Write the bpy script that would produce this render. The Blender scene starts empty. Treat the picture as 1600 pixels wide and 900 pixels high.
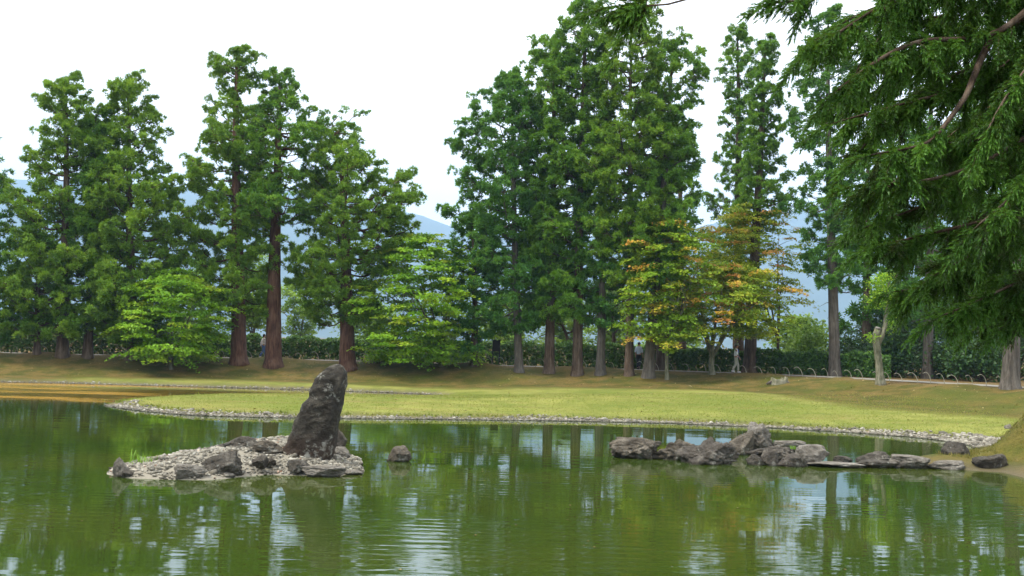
import bpy, bmesh, math, random
import numpy as np
from mathutils import Vector, Matrix, noise as mnoise

rad = math.radians
SC = bpy.context.scene
COL = SC.collection
RNG = np.random.default_rng(7)
random.seed(7)

# ------------------------------------------------------------------ camera
W_PX, H_PX, FPX = 1600.0, 900.0, 1715.0
CAM = np.array([0.0, 0.0, 2.9])
PITCH = math.atan((535 - 450) / FPX)
ROLL = rad(1.5)
_F = np.array([0, math.cos(PITCH), math.sin(PITCH)])
_U0 = np.array([0, -math.sin(PITCH), math.cos(PITCH)])
_R0 = np.array([1.0, 0, 0])
CR = math.cos(ROLL) * _R0 + math.sin(ROLL) * _U0
CU = -math.sin(ROLL) * _R0 + math.cos(ROLL) * _U0
cam_data = bpy.data.cameras.new("camera")
cam_data.sensor_width = 36.0
cam_data.lens = 36.0 * FPX / W_PX
cam_data.clip_start = 0.1
cam_data.clip_end = 20000
cam = bpy.data.objects.new("camera", cam_data)
COL.objects.link(cam)
cam.matrix_world = Matrix(((CR[0], CU[0], -_F[0], CAM[0]), (CR[1], CU[1], -_F[1], CAM[1]),
                           (CR[2], CU[2], -_F[2], CAM[2]), (0, 0, 0, 1)))
SC.camera = cam

# ------------------------------------------------------------------ sky, sun, exposure
SUN_EL, SUN_AZ = rad(57), rad(-108)          # azimuth measured from +Y towards +X
SUN_DIR = np.array([math.sin(SUN_AZ) * math.cos(SUN_EL), math.cos(SUN_AZ) * math.cos(SUN_EL), math.sin(SUN_EL)])
world = bpy.data.worlds.new("World")
SC.world = world
world.use_nodes = True
wn, wl = world.node_tree.nodes, world.node_tree.links
wn.clear()
w_out = wn.new("ShaderNodeOutputWorld")
w_bg = wn.new("ShaderNodeBackground")
w_sky = wn.new("ShaderNodeTexSky")
w_sky.sky_type = 'NISHITA'
w_sky.sun_disc = False
w_sky.sun_elevation = SUN_EL
w_sky.sun_rotation = SUN_AZ
w_tc = wn.new("ShaderNodeTexCoord")
w_map = wn.new("ShaderNodeMapping")
w_map.inputs['Scale'].default_value = (1.2, 1.2, 4.0)
w_noise = wn.new("ShaderNodeTexNoise")
w_noise.inputs['Scale'].default_value = 1.6
w_noise.inputs['Detail'].default_value = 5
w_ramp = wn.new("ShaderNodeMapRange")
w_ramp.inputs['From Min'].default_value = 0.35
w_ramp.inputs['From Max'].default_value = 0.7
w_ramp.inputs['To Min'].default_value = 0.9
w_ramp.inputs['To Max'].default_value = 1.0
w_mix = wn.new("ShaderNodeMix")
w_mix.data_type = 'RGBA'
w_mix.inputs['B'].default_value = (14.0, 14.0, 13.9, 1)     # thin bright cloud deck
wl.new(w_tc.outputs['Generated'], w_map.inputs['Vector'])
wl.new(w_map.outputs['Vector'], w_noise.inputs['Vector'])
wl.new(w_noise.outputs['Fac'], w_ramp.inputs['Value'])
wl.new(w_ramp.outputs['Result'], w_mix.inputs['Factor'])
wl.new(w_sky.outputs['Color'], w_mix.inputs['A'])
wl.new(w_mix.outputs['Result'], w_bg.inputs['Color'])
w_bg.inputs['Strength'].default_value = 0.1
wl.new(w_bg.outputs['Background'], w_out.inputs['Surface'])

sun_data = bpy.data.lights.new("sun", 'SUN')
sun_data.energy = 2.6
sun_data.angle = rad(8)
sun_data.color = (1.0, 0.95, 0.86)
sun = bpy.data.objects.new("sun", sun_data)
COL.objects.link(sun)
sun.rotation_euler = Vector(SUN_DIR).to_track_quat('Z', 'Y').to_euler()

SC.view_settings.view_transform = 'Standard'
SC.view_settings.look = 'None'
SC.view_settings.gamma = 1.0
SC.view_settings.use_curve_mapping = False
SC.view_settings.exposure = 1.12
SC.render.engine = 'CYCLES'
SC.cycles.max_bounces = 6
SC.cycles.diffuse_bounces = 4
SC.cycles.glossy_bounces = 3
SC.cycles.transmission_bounces = 3
SC.cycles.volume_bounces = 0
SC.cycles.use_denoising = True
SC.cycles.use_adaptive_sampling = True
SC.cycles.adaptive_threshold = 0.02
SC.cycles.caustics_reflective = False
SC.cycles.caustics_refractive = False


# ------------------------------------------------------------------ pixel -> world helpers
def ray(px, py):
    d = (px - 800) / FPX * CR + (450 - py) / FPX * CU + _F
    return d / d[1]                       # per metre of depth


def at_depth(px, py, depth):
    return CAM + ray(px, py) * depth


def at_z(px, py, z=0.0):
    r = ray(px, py)
    return CAM + r * ((z - CAM[2]) / r[2])


# ------------------------------------------------------------------ mesh helpers
def np_mesh(name, V, F, tint=None, smooth=False, extra=None):
    """V (n,3), F (m,3) or (m,4)."""
    me = bpy.data.meshes.new(name)
    V = np.ascontiguousarray(V, dtype=np.float32)
    F = np.ascontiguousarray(F, dtype=np.int32)
    k = F.shape[1]
    me.vertices.add(len(V))
    me.vertices.foreach_set("co", V.ravel())
    me.loops.add(F.size)
    me.loops.foreach_set("vertex_index", F.ravel())
    me.polygons.add(len(F))
    me.polygons.foreach_set("loop_start", np.arange(0, F.size, k, dtype=np.int32))
    if smooth:
        me.polygons.foreach_set("use_smooth", np.ones(len(F), dtype=bool))
    if tint is not None:
        a = me.attributes.new("tint", 'FLOAT', 'POINT')
        a.data.foreach_set("value", np.ascontiguousarray(tint, dtype=np.float32))
    for nm, arr in (extra or {}).items():
        a = me.attributes.new(nm, 'FLOAT', 'POINT')
        a.data.foreach_set("value", np.ascontiguousarray(arr, dtype=np.float32))
    me.update(calc_edges=True)
    return me


def obj(name, me, mat=None, parent=None, loc=None):
    o = bpy.data.objects.new(name, me)
    COL.objects.link(o)
    if mat is not None and me is not None and not me.materials:
        me.materials.append(mat)
    if parent is not None:
        o.parent = parent
    if loc is not None:
        o.location = [float(c) for c in loc]
    return o


def tag(o, label=None, cat=None, group=None, kind=None):
    if label:
        o["label"] = label
    if cat:
        o["category"] = cat
    if group:
        o["group"] = group
    if kind:
        o["kind"] = kind
    return o


def empty(name, loc, label=None, cat=None, group=None):
    o = bpy.data.objects.new(name, None)
    COL.objects.link(o)
    o.location = [float(c) for c in loc]
    o.empty_display_size = 0.2
    return tag(o, label, cat, group)


class Acc:
    """collects vertices, triangles and tints"""
    def __init__(self):
        self.V, self.F, self.T, self.n = [], [], [], 0

    def add(self, V, F, t=0.5):
        V = np.asarray(V, dtype=float)
        self.V.append(V)
        self.F.append(np.asarray(F, dtype=int) + self.n)
        self.T.append(np.full(len(V), t) if np.isscalar(t) else np.asarray(t, dtype=float))
        self.n += len(V)

    def mesh(self, name, origin=(0, 0, 0), smooth=False):
        if not self.V:
            return np_mesh(name, np.zeros((3, 3)), np.array([[0, 1, 2]]))
        return np_mesh(name, np.concatenate(self.V) - np.asarray(origin), np.concatenate(self.F),
                       np.concatenate(self.T), smooth)


def tube(pts, radii, sides=6, cap=True, rough=0.0, rng=None):
    pts = np.asarray(pts, dtype=float)
    radii = np.asarray(radii, dtype=float)
    n = len(pts)
    tan = np.gradient(pts, axis=0)
    tan /= np.linalg.norm(tan, axis=1)[:, None] + 1e-9
    ref = np.array([0.0, 1.0, 0.0]) if abs(tan[0][1]) < 0.8 else np.array([1.0, 0, 0])
    a = np.cross(tan, ref)
    a /= np.linalg.norm(a, axis=1)[:, None] + 1e-9
    b = np.cross(tan, a)
    ang = np.linspace(0, 2 * np.pi, sides, endpoint=False)
    rr = radii[:, None] * np.ones(sides)[None]
    if rough and rng is not None:
        rr = rr * (1 + rough * rng.standard_normal(sides)[None] * 0.8 + rough * 0.4 * rng.standard_normal((n, sides)))
    V = pts[:, None] + rr[..., None] * (np.cos(ang)[None, :, None] * a[:, None] + np.sin(ang)[None, :, None] * b[:, None])
    V = V.reshape(-1, 3)
    i = np.arange(n - 1)[:, None] * sides
    j = np.arange(sides)[None]
    jn = (j + 1) % sides
    q = np.stack([i + j, i + sides + j, i + sides + jn, i + jn], -1).reshape(-1, 4)
    F = np.concatenate([q[:, [0, 1, 2]], q[:, [0, 2, 3]]])
    if cap:
        V = np.concatenate([V, pts[:1], pts[-1:]])
        c0, c1 = n * sides, n * sides + 1
        jj = np.arange(sides)
        f0 = np.stack([np.full(sides, c0), jj, (jj + 1) % sides], -1)
        f1 = np.stack([np.full(sides, c1), (n - 1) * sides + (jj + 1) % sides, (n - 1) * sides + jj], -1)
        F = np.concatenate([F, f0, f1])
    return V, F


def frames(d, rng):
    """n direction vectors -> n rotation matrices mapping +Z to d with random spin"""
    d = d / (np.linalg.norm(d, axis=1)[:, None] + 1e-9)
    ref = np.where(np.abs(d[:, 2:3]) < 0.9, np.array([[0, 0, 1.0]]), np.array([[1.0, 0, 0]]))
    x = np.cross(ref, d)
    x /= np.linalg.norm(x, axis=1)[:, None] + 1e-9
    y = np.cross(d, x)
    a = rng.uniform(0, 2 * np.pi, len(d))[:, None]
    x2 = np.cos(a) * x + np.sin(a) * y
    y2 = -np.sin(a) * x + np.cos(a) * y
    return np.stack([x2, y2, d], -1)


def scatter(T, TF, Tt, P, D, S, tint, rng):
    """place template (T verts, TF tris, Tt tint) at P along D with scale S (n,) or (n,3)"""
    R = frames(np.asarray(D, dtype=float), rng)
    S = np.asarray(S, dtype=float)
    if S.ndim == 1:
        S = S[:, None] * np.ones(3)
    L = T[None] * S[:, None, :]
    V = np.einsum('nij,nmj->nmi', R, L) + np.asarray(P)[:, None]
    n, m = len(P), len(T)
    F = (TF[None] + (np.arange(n) * m)[:, None, None]).reshape(-1, 3)
    t = (np.asarray(tint)[:, None] + Tt[None]).reshape(-1)
    return V.reshape(-1, 3), F, np.clip(t, 0, 1)


# ------------------------------------------------------------------ materials
def new_mat(name):
    m = bpy.data.materials.new(name)
    m.use_nodes = True
    m.node_tree.nodes.clear()
    nt = m.node_tree
    out = nt.nodes.new("ShaderNodeOutputMaterial")
    return m, nt, out


def N(nt, typ, **kw):
    n = nt.nodes.new(typ)
    for k, v in kw.items():
        if k in n.inputs.keys():
            n.inputs[k].default_value = v
        else:
            setattr(n, k, v)
    return n


def ramp(nt, stops, interp='LINEAR'):
    r = nt.nodes.new("ShaderNodeValToRGB")
    r.color_ramp.interpolation = interp
    e = r.color_ramp.elements
    while len(e) < len(stops):
        e.new(0.5)
    for el, (p, c) in zip(e, stops):
        el.position = p
        el.color = (c[0], c[1], c[2], 1)
    return r


def coords(nt, scale=(1, 1, 1)):
    tc = nt.nodes.new("ShaderNodeTexCoord")
    mp = nt.nodes.new("ShaderNodeMapping")
    mp.inputs['Scale'].default_value = scale
    nt.links.new(tc.outputs['Object'], mp.inputs['Vector'])
    return mp.outputs['Vector']


def tex_noise(nt, vec, scale, detail=4, rough=0.55, dist=0.0):
    n = nt.nodes.new("ShaderNodeTexNoise")
    n.inputs['Scale'].default_value = scale
    n.inputs['Detail'].default_value = detail
    n.inputs['Roughness'].default_value = rough
    n.inputs['Distortion'].default_value = dist
    nt.links.new(vec, n.inputs['Vector'])
    return n.outputs['Fac']


def mix_rgb(nt, fac, a, b, blend='MIX'):
    m = nt.nodes.new("ShaderNodeMix")
    m.data_type = 'RGBA'
    m.blend_type = blend
    for key, v in (('Factor', fac), ('A', a), ('B', b)):
        if isinstance(v, (int, float)):
            m.inputs[key].default_value = v
        elif isinstance(v, tuple):
            m.inputs[key].default_value = (*v[:3], 1)
        else:
            nt.links.new(v, m.inputs[key])
    return m.outputs['Result']


def map_range(nt, v, a, b, c=0.0, d=1.0, smooth=True):
    m = nt.nodes.new("ShaderNodeMapRange")
    if smooth:
        m.interpolation_type = 'SMOOTHSTEP'
    m.inputs['From Min'].default_value = a
    m.inputs['From Max'].default_value = b
    m.inputs['To Min'].default_value = c
    m.inputs['To Max'].default_value = d
    nt.links.new(v, m.inputs['Value'])
    return m.outputs['Result']


def math_n(nt, op, a, b=None):
    m = nt.nodes.new("ShaderNodeMath")
    m.operation = op
    for i, v in enumerate((a, b)):
        if v is None:
            continue
        if isinstance(v, (int, float)):
            m.inputs[i].default_value = v
        else:
            nt.links.new(v, m.inputs[i])
    return m.outputs[0]


def bump(nt, h, dist=0.02, strength=1.0):
    b = nt.nodes.new("ShaderNodeBump")
    b.inputs['Distance'].default_value = dist
    b.inputs['Strength'].default_value = strength
    nt.links.new(h, b.inputs['Height'])
    return b.outputs['Normal']


def principled(nt, out, color, rough=0.8, normal=None, spec=0.3):
    p = nt.nodes.new("ShaderNodeBsdfPrincipled")
    if isinstance(color, tuple):
        p.inputs['Base Color'].default_value = (*color[:3], 1)
    else:
        nt.links.new(color, p.inputs['Base Color'])
    if isinstance(rough, (int, float)):
        p.inputs['Roughness'].default_value = rough
    else:
        nt.links.new(rough, p.inputs['Roughness'])
    p.inputs['Specular IOR Level'].default_value = spec
    if normal is not None:
        nt.links.new(normal, p.inputs['Normal'])
    nt.links.new(p.outputs['BSDF'], out.inputs['Surface'])
    return p


def plain(name, color, rough=0.7, vary=0.12, scale=6.0, spec=0.3):
    m, nt, out = new_mat(name)
    v = coords(nt)
    n = tex_noise(nt, v, scale, 4)
    c = mix_rgb(nt, n, tuple(x * (1 - vary) for x in color), tuple(min(1, x * (1 + vary)) for x in color))
    principled(nt, out, c, rough, bump(nt, n, 0.004), spec)
    return m


def leaf_mat(name, stops, transl=0.35, rough=0.55, patch=0.0, patch_scale=0.35, spec=0.25):
    """colour follows the per-leaf tint; a soft patch noise varies neighbouring clumps"""
    m, nt, out = new_mat(name)
    at = nt.nodes.new("ShaderNodeAttribute")
    at.attribute_name = "tint"
    fac = at.outputs['Fac']
    if patch:
        v = coords(nt)
        pn = tex_noise(nt, v, patch_scale, 2)
        off = map_range(nt, pn, 0.3, 0.7, -patch, patch, False)
        fac = math_n(nt, 'ADD', fac, off)
    r = ramp(nt, stops)
    nt.links.new(fac, r.inputs['Fac'])
    p = nt.nodes.new("ShaderNodeBsdfPrincipled")
    nt.links.new(r.outputs['Color'], p.inputs['Base Color'])
    p.inputs['Roughness'].default_value = rough
    p.inputs['Specular IOR Level'].default_value = spec
    tr = nt.nodes.new("ShaderNodeBsdfTranslucent")
    tc = mix_rgb(nt, 0.5, r.outputs['Color'], (0.30, 0.42, 0.03), 'MIX')
    tcm = mix_rgb(nt, 0.55, r.outputs['Color'], tc)
    nt.links.new(tcm, tr.inputs['Color'])
    ms = nt.nodes.new("ShaderNodeMixShader")
    ms.inputs['Fac'].default_value = transl
    nt.links.new(p.outputs['BSDF'], ms.inputs[1])
    nt.links.new(tr.outputs['BSDF'], ms.inputs[2])
    nt.links.new(ms.outputs['Shader'], out.inputs['Surface'])
    return m


def bark_mat(name, dark, mid, light, vscale=0.12):
    m, nt, out = new_mat(name)
    v = coords(nt, (1, 1, vscale))
    n1 = tex_noise(nt, v, 9.0, 6, 0.65, 0.4)
    v2 = coords(nt)
    n2 = tex_noise(nt, v2, 1.1, 3)
    r = ramp(nt, [(0.30, dark), (0.52, mid), (0.75, light)])
    nt.links.new(n1, r.inputs['Fac'])
    c = mix_rgb(nt, map_range(nt, n2, 0.45, 0.7, 0, 0.45), r.outputs['Color'], light)
    principled(nt, out, c, 0.9, bump(nt, n1, 0.05), 0.15)
    return m


def rock_mat(name, dark, mid, light, lichen=0.5, low=None, scale=1.0, stain_h=0.35):
    m, nt, out = new_mat(name)
    v = coords(nt)
    n1 = tex_noise(nt, v, 2.6 * scale, 6, 0.62, 0.3)
    n2 = tex_noise(nt, v, 14 * scale, 5, 0.7)
    n3 = tex_noise(nt, v, 6.5 * scale, 3, 0.5)
    r = ramp(nt, [(0.33, dark), (0.5, mid), (0.68, light)])
    nt.links.new(n1, r.inputs['Fac'])
    c = mix_rgb(nt, map_range(nt, n2, 0.35, 0.65, 0.0, 0.6), r.outputs['Color'], dark)
    if low is not None:
        sep = nt.nodes.new("ShaderNodeSeparateXYZ")
        nt.links.new(v, sep.inputs[0])
        zz = math_n(nt, 'ADD', sep.outputs['Z'], math_n(nt, 'MULTIPLY', n3, 0.3))
        c = mix_rgb(nt, map_range(nt, zz, stain_h, stain_h + 0.45, 0.75, 0.0), c, low)
    if lichen:
        n4 = tex_noise(nt, v, 8.0 * scale, 6, 0.75)
        n5 = tex_noise(nt, v, 1.6 * scale, 3, 0.6)
        lv = math_n(nt, 'ADD', n4, math_n(nt, 'MULTIPLY', math_n(nt, 'SUBTRACT', n5, 0.5), 0.9))
        l = map_range(nt, lv, 0.66 - 0.10 * lichen, 0.80 - 0.10 * lichen)
        c = mix_rgb(nt, math_n(nt, 'MULTIPLY', l, 0.85), c, (0.26, 0.255, 0.22))
    gp = nt.nodes.new("ShaderNodeNewGeometry")
    gs = nt.nodes.new("ShaderNodeSeparateXYZ")
    nt.links.new(gp.outputs['Position'], gs.inputs[0])
    wz = math_n(nt, 'ADD', gs.outputs['Z'], math_n(nt, 'MULTIPLY', math_n(nt, 'SUBTRACT', n3, 0.5), 0.06))
    c = mix_rgb(nt, map_range(nt, wz, 0.02, 0.06, 0.6, 0.0), c, (0.030, 0.027, 0.018))
    h = math_n(nt, 'ADD', math_n(nt, 'MULTIPLY', n1, 0.6), math_n(nt, 'MULTIPLY', n2, 0.5))
    principled(nt, out, c, 0.9, bump(nt, h, 0.13), 0.2)
    return m


MAT = {}
CEDAR = [(0.0, (0.046, 0.122, 0.014)), (0.35, (0.092, 0.219, 0.020)), (0.7, (0.173, 0.328, 0.028)), (1.0, (0.285, 0.453, 0.043))]
CEDAR_Y = [(0.0, (0.055, 0.129, 0.011)), (0.35, (0.117, 0.234, 0.019)), (0.7, (0.210, 0.348, 0.025)), (1.0, (0.327, 0.460, 0.042))]
CEDAR_B = [(0.0, (0.029, 0.106, 0.019)), (0.4, (0.064, 0.185, 0.026)), (0.75, (0.123, 0.279, 0.036)), (1.0, (0.218, 0.377, 0.055))]
MAT['cedar'] = leaf_mat("cedar_foliage", CEDAR, 0.30, 0.6, 0.10)
MAT['cedar_y'] = leaf_mat("cedar_foliage_warm", CEDAR_Y, 0.30, 0.6, 0.10)
MAT['cedar_b'] = leaf_mat("cedar_foliage_cool", CEDAR_B, 0.30, 0.6, 0.10)
MAT['near'] = leaf_mat("near_cedar_foliage", [(0, (0.028, 0.037, 0.011)), (0.15, (0.026, 0.065, 0.009)), (0.4, (0.039, 0.111, 0.012)), (0.7, (0.067, 0.172, 0.017)), (1, (0.123, 0.261, 0.033))], 0.3, 0.5, 0.16, 1.6)
MAT['maple_g'] = leaf_mat("green_maple_leaf", [(0, (0.094, 0.238, 0.012)), (0.5, (0.207, 0.399, 0.020)), (0.8, (0.338, 0.487, 0.028)), (1, (0.502, 0.499, 0.040))], 0.45, 0.5, 0.12, 0.5)
MAT['maple_o'] = leaf_mat("turning_maple_leaf", [(0, (0.109, 0.218, 0.014)), (0.3, (0.230, 0.336, 0.020)), (0.58, (0.391, 0.403, 0.027)), (0.78, (0.575, 0.370, 0.050)), (1, (0.667, 0.246, 0.081))], 0.42, 0.5, 0.10, 0.55)
MAT['maple_y'] = leaf_mat("mixed_maple_leaf", [(0, (0.098, 0.213, 0.014)), (0.4, (0.207, 0.347, 0.018)), (0.7, (0.356, 0.414, 0.023)), (0.9, (0.552, 0.381, 0.045)), (1, (0.644, 0.280, 0.063))], 0.42, 0.5, 0.10, 0.5)
MAT['hedge'] = leaf_mat("hedge_leaf", [(0, (0.018, 0.055, 0.010)), (0.5, (0.045, 0.12, 0.016)), (1, (0.12, 0.23, 0.026))], 0.3, 0.45, 0.08, 0.8)
MAT['pale'] = leaf_mat("pale_broadleaf", [(0, (0.09, 0.18, 0.02)), (0.5, (0.18, 0.30, 0.035)), (1, (0.30, 0.42, 0.06))], 0.4, 0.5, 0.15, 0.3)
MAT['shrub'] = leaf_mat("dark_shrub_leaf", [(0, (0.012, 0.040, 0.012)), (0.5, (0.028, 0.078, 0.018)), (1, (0.07, 0.14, 0.03))], 0.3, 0.45, 0.1, 0.6)
MAT['grass'] = leaf_mat("grass_blade", [(0, (0.08, 0.20, 0.015)), (1, (0.25, 0.42, 0.05))], 0.4, 0.5)
MAT['bark_red'] = bark_mat("reddish_cedar_bark", (0.025, 0.014, 0.010), (0.089, 0.044, 0.029), (0.162, 0.098, 0.068))
MAT['bark'] = bark_mat("brown_cedar_bark", (0.025, 0.017, 0.012), (0.081, 0.055, 0.038), (0.170, 0.132, 0.098))
MAT['bark_grey'] = bark_mat("grey_cedar_bark", (0.036, 0.030, 0.024), (0.096, 0.082, 0.066), (0.176, 0.156, 0.128))
MAT['bark_dead'] = bark_mat("bleached_dead_wood", (0.12, 0.105, 0.09), (0.23, 0.21, 0.18), (0.34, 0.315, 0.28))
MAT['bark_maple'] = bark_mat("mossy_maple_bark", (0.055, 0.058, 0.030), (0.14, 0.135, 0.085), (0.26, 0.24, 0.18), 0.3)
MAT['stone_dark'] = rock_mat("dark_lichened_stone", (0.021, 0.018, 0.014), (0.046, 0.040, 0.031), (0.105, 0.092, 0.072), 0.85, (0.050, 0.033, 0.024))
MAT['stone_mid'] = rock_mat("weathered_grey_stone", (0.034, 0.030, 0.024), (0.089, 0.078, 0.063), (0.196, 0.178, 0.149), 0.5)
MAT['stone_brown'] = rock_mat("brown_grey_stone", (0.048, 0.040, 0.030), (0.119, 0.101, 0.077), (0.250, 0.218, 0.170), 0.6)
MAT['stone_black'] = rock_mat("dark_grey_stone", (0.043, 0.036, 0.029), (0.095, 0.083, 0.068), (0.203, 0.182, 0.148), 0.55)
MAT['stone_pale'] = rock_mat("pale_flat_stone", (0.098, 0.086, 0.071), (0.195, 0.176, 0.146), (0.315, 0.292, 0.255), 0.2)
MAT['cloth_white'] = plain("white_cotton", (0.80, 0.81, 0.80), 0.85, 0.05)
MAT['cloth_pale'] = plain("pale_pink_cotton", (0.70, 0.63, 0.60), 0.85, 0.05)
MAT['cloth_blue'] = plain("pale_blue_cotton", (0.50, 0.56, 0.68), 0.85, 0.05)
MAT['khaki'] = plain("khaki_cotton", (0.36, 0.35, 0.27), 0.85, 0.08)
MAT['denim'] = plain("blue_denim", (0.075, 0.13, 0.25), 0.85, 0.15)
MAT['dark_cloth'] = plain("dark_cloth", (0.018, 0.018, 0.024), 0.85, 0.1)
MAT['royal'] = plain("royal_blue_cloth", (0.05, 0.09, 0.42), 0.8, 0.1)
MAT['hat'] = plain("grey_green_felt", (0.25, 0.26, 0.20), 0.9, 0.1)
MAT['skin'] = plain("tanned_skin", (0.36, 0.20, 0.13), 0.6, 0.05)
MAT['hair'] = plain("black_hair", (0.012, 0.010, 0.010), 0.5, 0.1)
MAT['shoe'] = plain("light_canvas_shoe", (0.55, 0.55, 0.53), 0.7, 0.05)
MAT['bamboo'] = plain("sun_bleached_bamboo", (0.30, 0.275, 0.20), 0.55, 0.15, 12)
MAT['sign_white'] = plain("white_sign_board", (0.75, 0.75, 0.73), 0.5, 0.03)
MAT['sign_black'] = plain("black_sign_ink", (0.015, 0.015, 0.017), 0.5, 0.05)
MAT['dark_wood'] = plain("dark_stained_wood", (0.022, 0.018, 0.022), 0.7, 0.2, 20)


# ------------------------------------------------------------------ terrain
def W(px, py, z=0.0):
    p = at_z(px, py, z)
    return (p[0], p[1])


SOUTH = [W(*p) for p in [(1530, 698), (1500, 692), (1450, 685), (1350, 677), (1200, 668), (1050, 661.5), (900, 658), (750, 656),
                         (600, 654.5), (500, 653.5), (400, 652), (300, 649), (230, 643), (185, 637), (163, 632)]]
NORTH = [W(*p) for p in [(180, 629), (240, 624.5), (330, 620.5), (420, 620), (520, 621), (600, 622), (650, 622.5), (680, 621.5), (690, 619.5)]]
FARSH = [W(*p) for p in [(675, 617), (640, 615), (600, 613.5), (500, 610), (400, 607), (300, 604.5), (200, 602), (100, 599.5), (0, 597.5), (-150, 595)]]
REST = [(-48.0, 59.0), (-56, 45), (-52, 20), (-34, 6), (-12, 4.2), (4.0, 4.0), (6.6, 6.5), (8.6, 14.0), (10.6, 21.0)]
RIGHT = [W(*p) for p in [(1690, 775), (1625, 752), (1560, 738), (1490, 734), (1425, 731), (1392, 723), (1412, 716), (1470, 711.5), (1527, 705.5)]]
POND = np.array(SOUTH + NORTH + FARSH + REST + RIGHT)
# the path line: (pixel x, depth)
PATH_PX = [(-700, 70), (-300, 70), (0, 70), (250, 72.5), (470, 74), (700, 72), (900, 71), (1150, 68), (1300, 64), (1500, 56), (1700, 50), (1950, 44)]
PATH = np.array([((px - 800) / FPX * d, d) for px, d in PATH_PX])
_t = np.linspace(0, len(PATH) - 1, 90)
PATH = np.stack([np.interp(_t, np.arange(len(PATH)), PATH[:, k]) for k in (0, 1)], -1)
for _ in range(14):
    PATH[1:-1] = 0.25 * PATH[:-2] + 0.5 * PATH[1:-1] + 0.25 * PATH[2:]


def seg_dist(P, A, B):
    d = B - A
    L = (d ** 2).sum(1) + 1e-12
    best = np.full(len(P), 1e9)
    idx = np.zeros(len(P), int)
    tt = np.zeros(len(P))
    for i in range(len(A)):
        t = np.clip(((P - A[i]) @ d[i]) / L[i], 0, 1)
        q = A[i] + t[:, None] * d[i]
        dd = np.hypot(*(P - q).T)
        m = dd < best
        best[m] = dd[m]
        idx[m] = i
        tt[m] = t[m]
    return best, idx, tt


def in_poly(P, poly):
    x, y = P[:, 0], P[:, 1]
    inside = np.zeros(len(P), bool)
    j = len(poly) - 1
    for i in range(len(poly)):
        xi, yi = poly[i]
        xj, yj = poly[j]
        c = ((yi > y) != (yj > y)) & (x < (xj - xi) * (y - yi) / (yj - yi + 1e-12) + xi)
        inside ^= c
        j = i
    return inside


def sstep(a, b, x):
    t = np.clip((x - a) / (b - a), 0, 1)
    return t * t * (3 - 2 * t)


def land_dist(P):
    d, _, _ = seg_dist(P, POND, np.roll(POND, -1, 0))
    return np.where(in_poly(P, POND), -d, d)


def path_side(P):
    """signed distance from the path line, positive towards the camera"""
    A, B = PATH[:-1], PATH[1:]
    d, i, _ = seg_dist(P, A, B)
    t = B[i] - A[i]
    r = P - A[i]
    cr = t[:, 0] * r[:, 1] - t[:, 1] * r[:, 0]
    return np.where(cr < 0, d, -d)


PATH_Z = 1.36


def wob(P, s, k=0.0):
    x, y = P[:, 0] * s, P[:, 1] * s
    return (np.sin(x * 1.3 + 1.7 * np.sin(y * 0.9 + k) + k) + np.sin(y * 1.7 + 1.3 * np.sin(x * 1.1 + 2 * k)) + np.sin((x + y) * 2.3 + k * 3) * 0.5) / 2.5


def terrain(P):
    P = np.atleast_2d(np.asarray(P, dtype=float))
    d = land_dist(P)
    s = path_side(P)
    z = np.where(d < 0, np.maximum(-0.9, 0.3 * d), 0.20 * sstep(0, 0.9, d) + 0.034 * np.clip(d - 0.5, 0, 13))
    w = 1 - sstep(1.6, 8.2, s + 0.5 * wob(P, 0.35, 1.0))
    w = np.where(d > 0, w, 0) * sstep(0.3, 4.5, d)
    z = z + (PATH_Z - z) * np.where(s < 1.7, np.where(d > 1.5, 1.0, w), w)
    # near right bank and the camera's own bank
    nearw = (1 - sstep(32.5, 37.0, P[:, 1])) * (d > 0)
    zn = 0.10 * sstep(0, 0.6, d) + 1.7 * sstep(0.75, 3.3, d) * np.maximum(sstep(12.3, 14.0, P[:, 0]), sstep(25.5, 22.0, P[:, 1])) + 0.05 * np.clip(d - 1, 0, 6)
    z = np.where(d > 0, z * (1 - nearw) + np.maximum(z, zn) * nearw, z)
    bumps = 0.12 * wob(P, 0.7, 2.0) + 0.06 * wob(P, 1.9, 0.5)
    z = z + 0.10 * np.where(d > 1.5, sstep(1.35, 2.1, s) * sstep(4.2, 2.4, s), 0) * sstep(17, 11, P[:, 0])
    slope_zone = np.where(d > 0, np.maximum(w * (s > 1.7), nearw * sstep(0.5, 1.5, d)), 0)
    return z + bumps * slope_zone


def hit(px, py, d0=20.0, d1=140.0):
    """first terrain point along a pixel's ray"""
    r = ray(px, py)
    ds = np.arange(d0, d1, 0.1)
    pts = CAM[None] + ds[:, None] * r[None]
    h = terrain(pts[:, :2])
    below = np.nonzero((pts[:, 2] <= h) & (h > -0.02))[0]
    if len(below) == 0:
        p = pts[-1]
        return np.array([p[0], p[1], h[-1]])
    k = below[0]
    return np.array([pts[k, 0], pts[k, 1], h[k]])


xs = np.concatenate([[-9000, -6000, -2500, -900, -350, -160, -100], np.arange(-70, 70.1, 0.56), [100, 160, 350, 900, 2500, 6000, 9000]])
ys = np.concatenate([[-3000, -800, -200, -60, -25, -12], np.arange(-6, 26, 0.7), np.arange(26, 82, 0.36), np.arange(82, 120, 1.5), [130, 160, 220, 350, 700, 1500, 3000, 6500, 8000]])
GX, GY = np.meshgrid(xs, ys)
GP = np.stack([GX.ravel(), GY.ravel()], -1)
GZ = terrain(GP)
g_d = land_dist(GP)
g_s = path_side(GP)
nx, ny = len(xs), len(ys)
ii = (np.arange(ny - 1)[:, None] * nx + np.arange(nx - 1)[None]).ravel()
GF = np.stack([ii, ii + 1, ii + nx + 1, ii + nx], -1)
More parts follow.
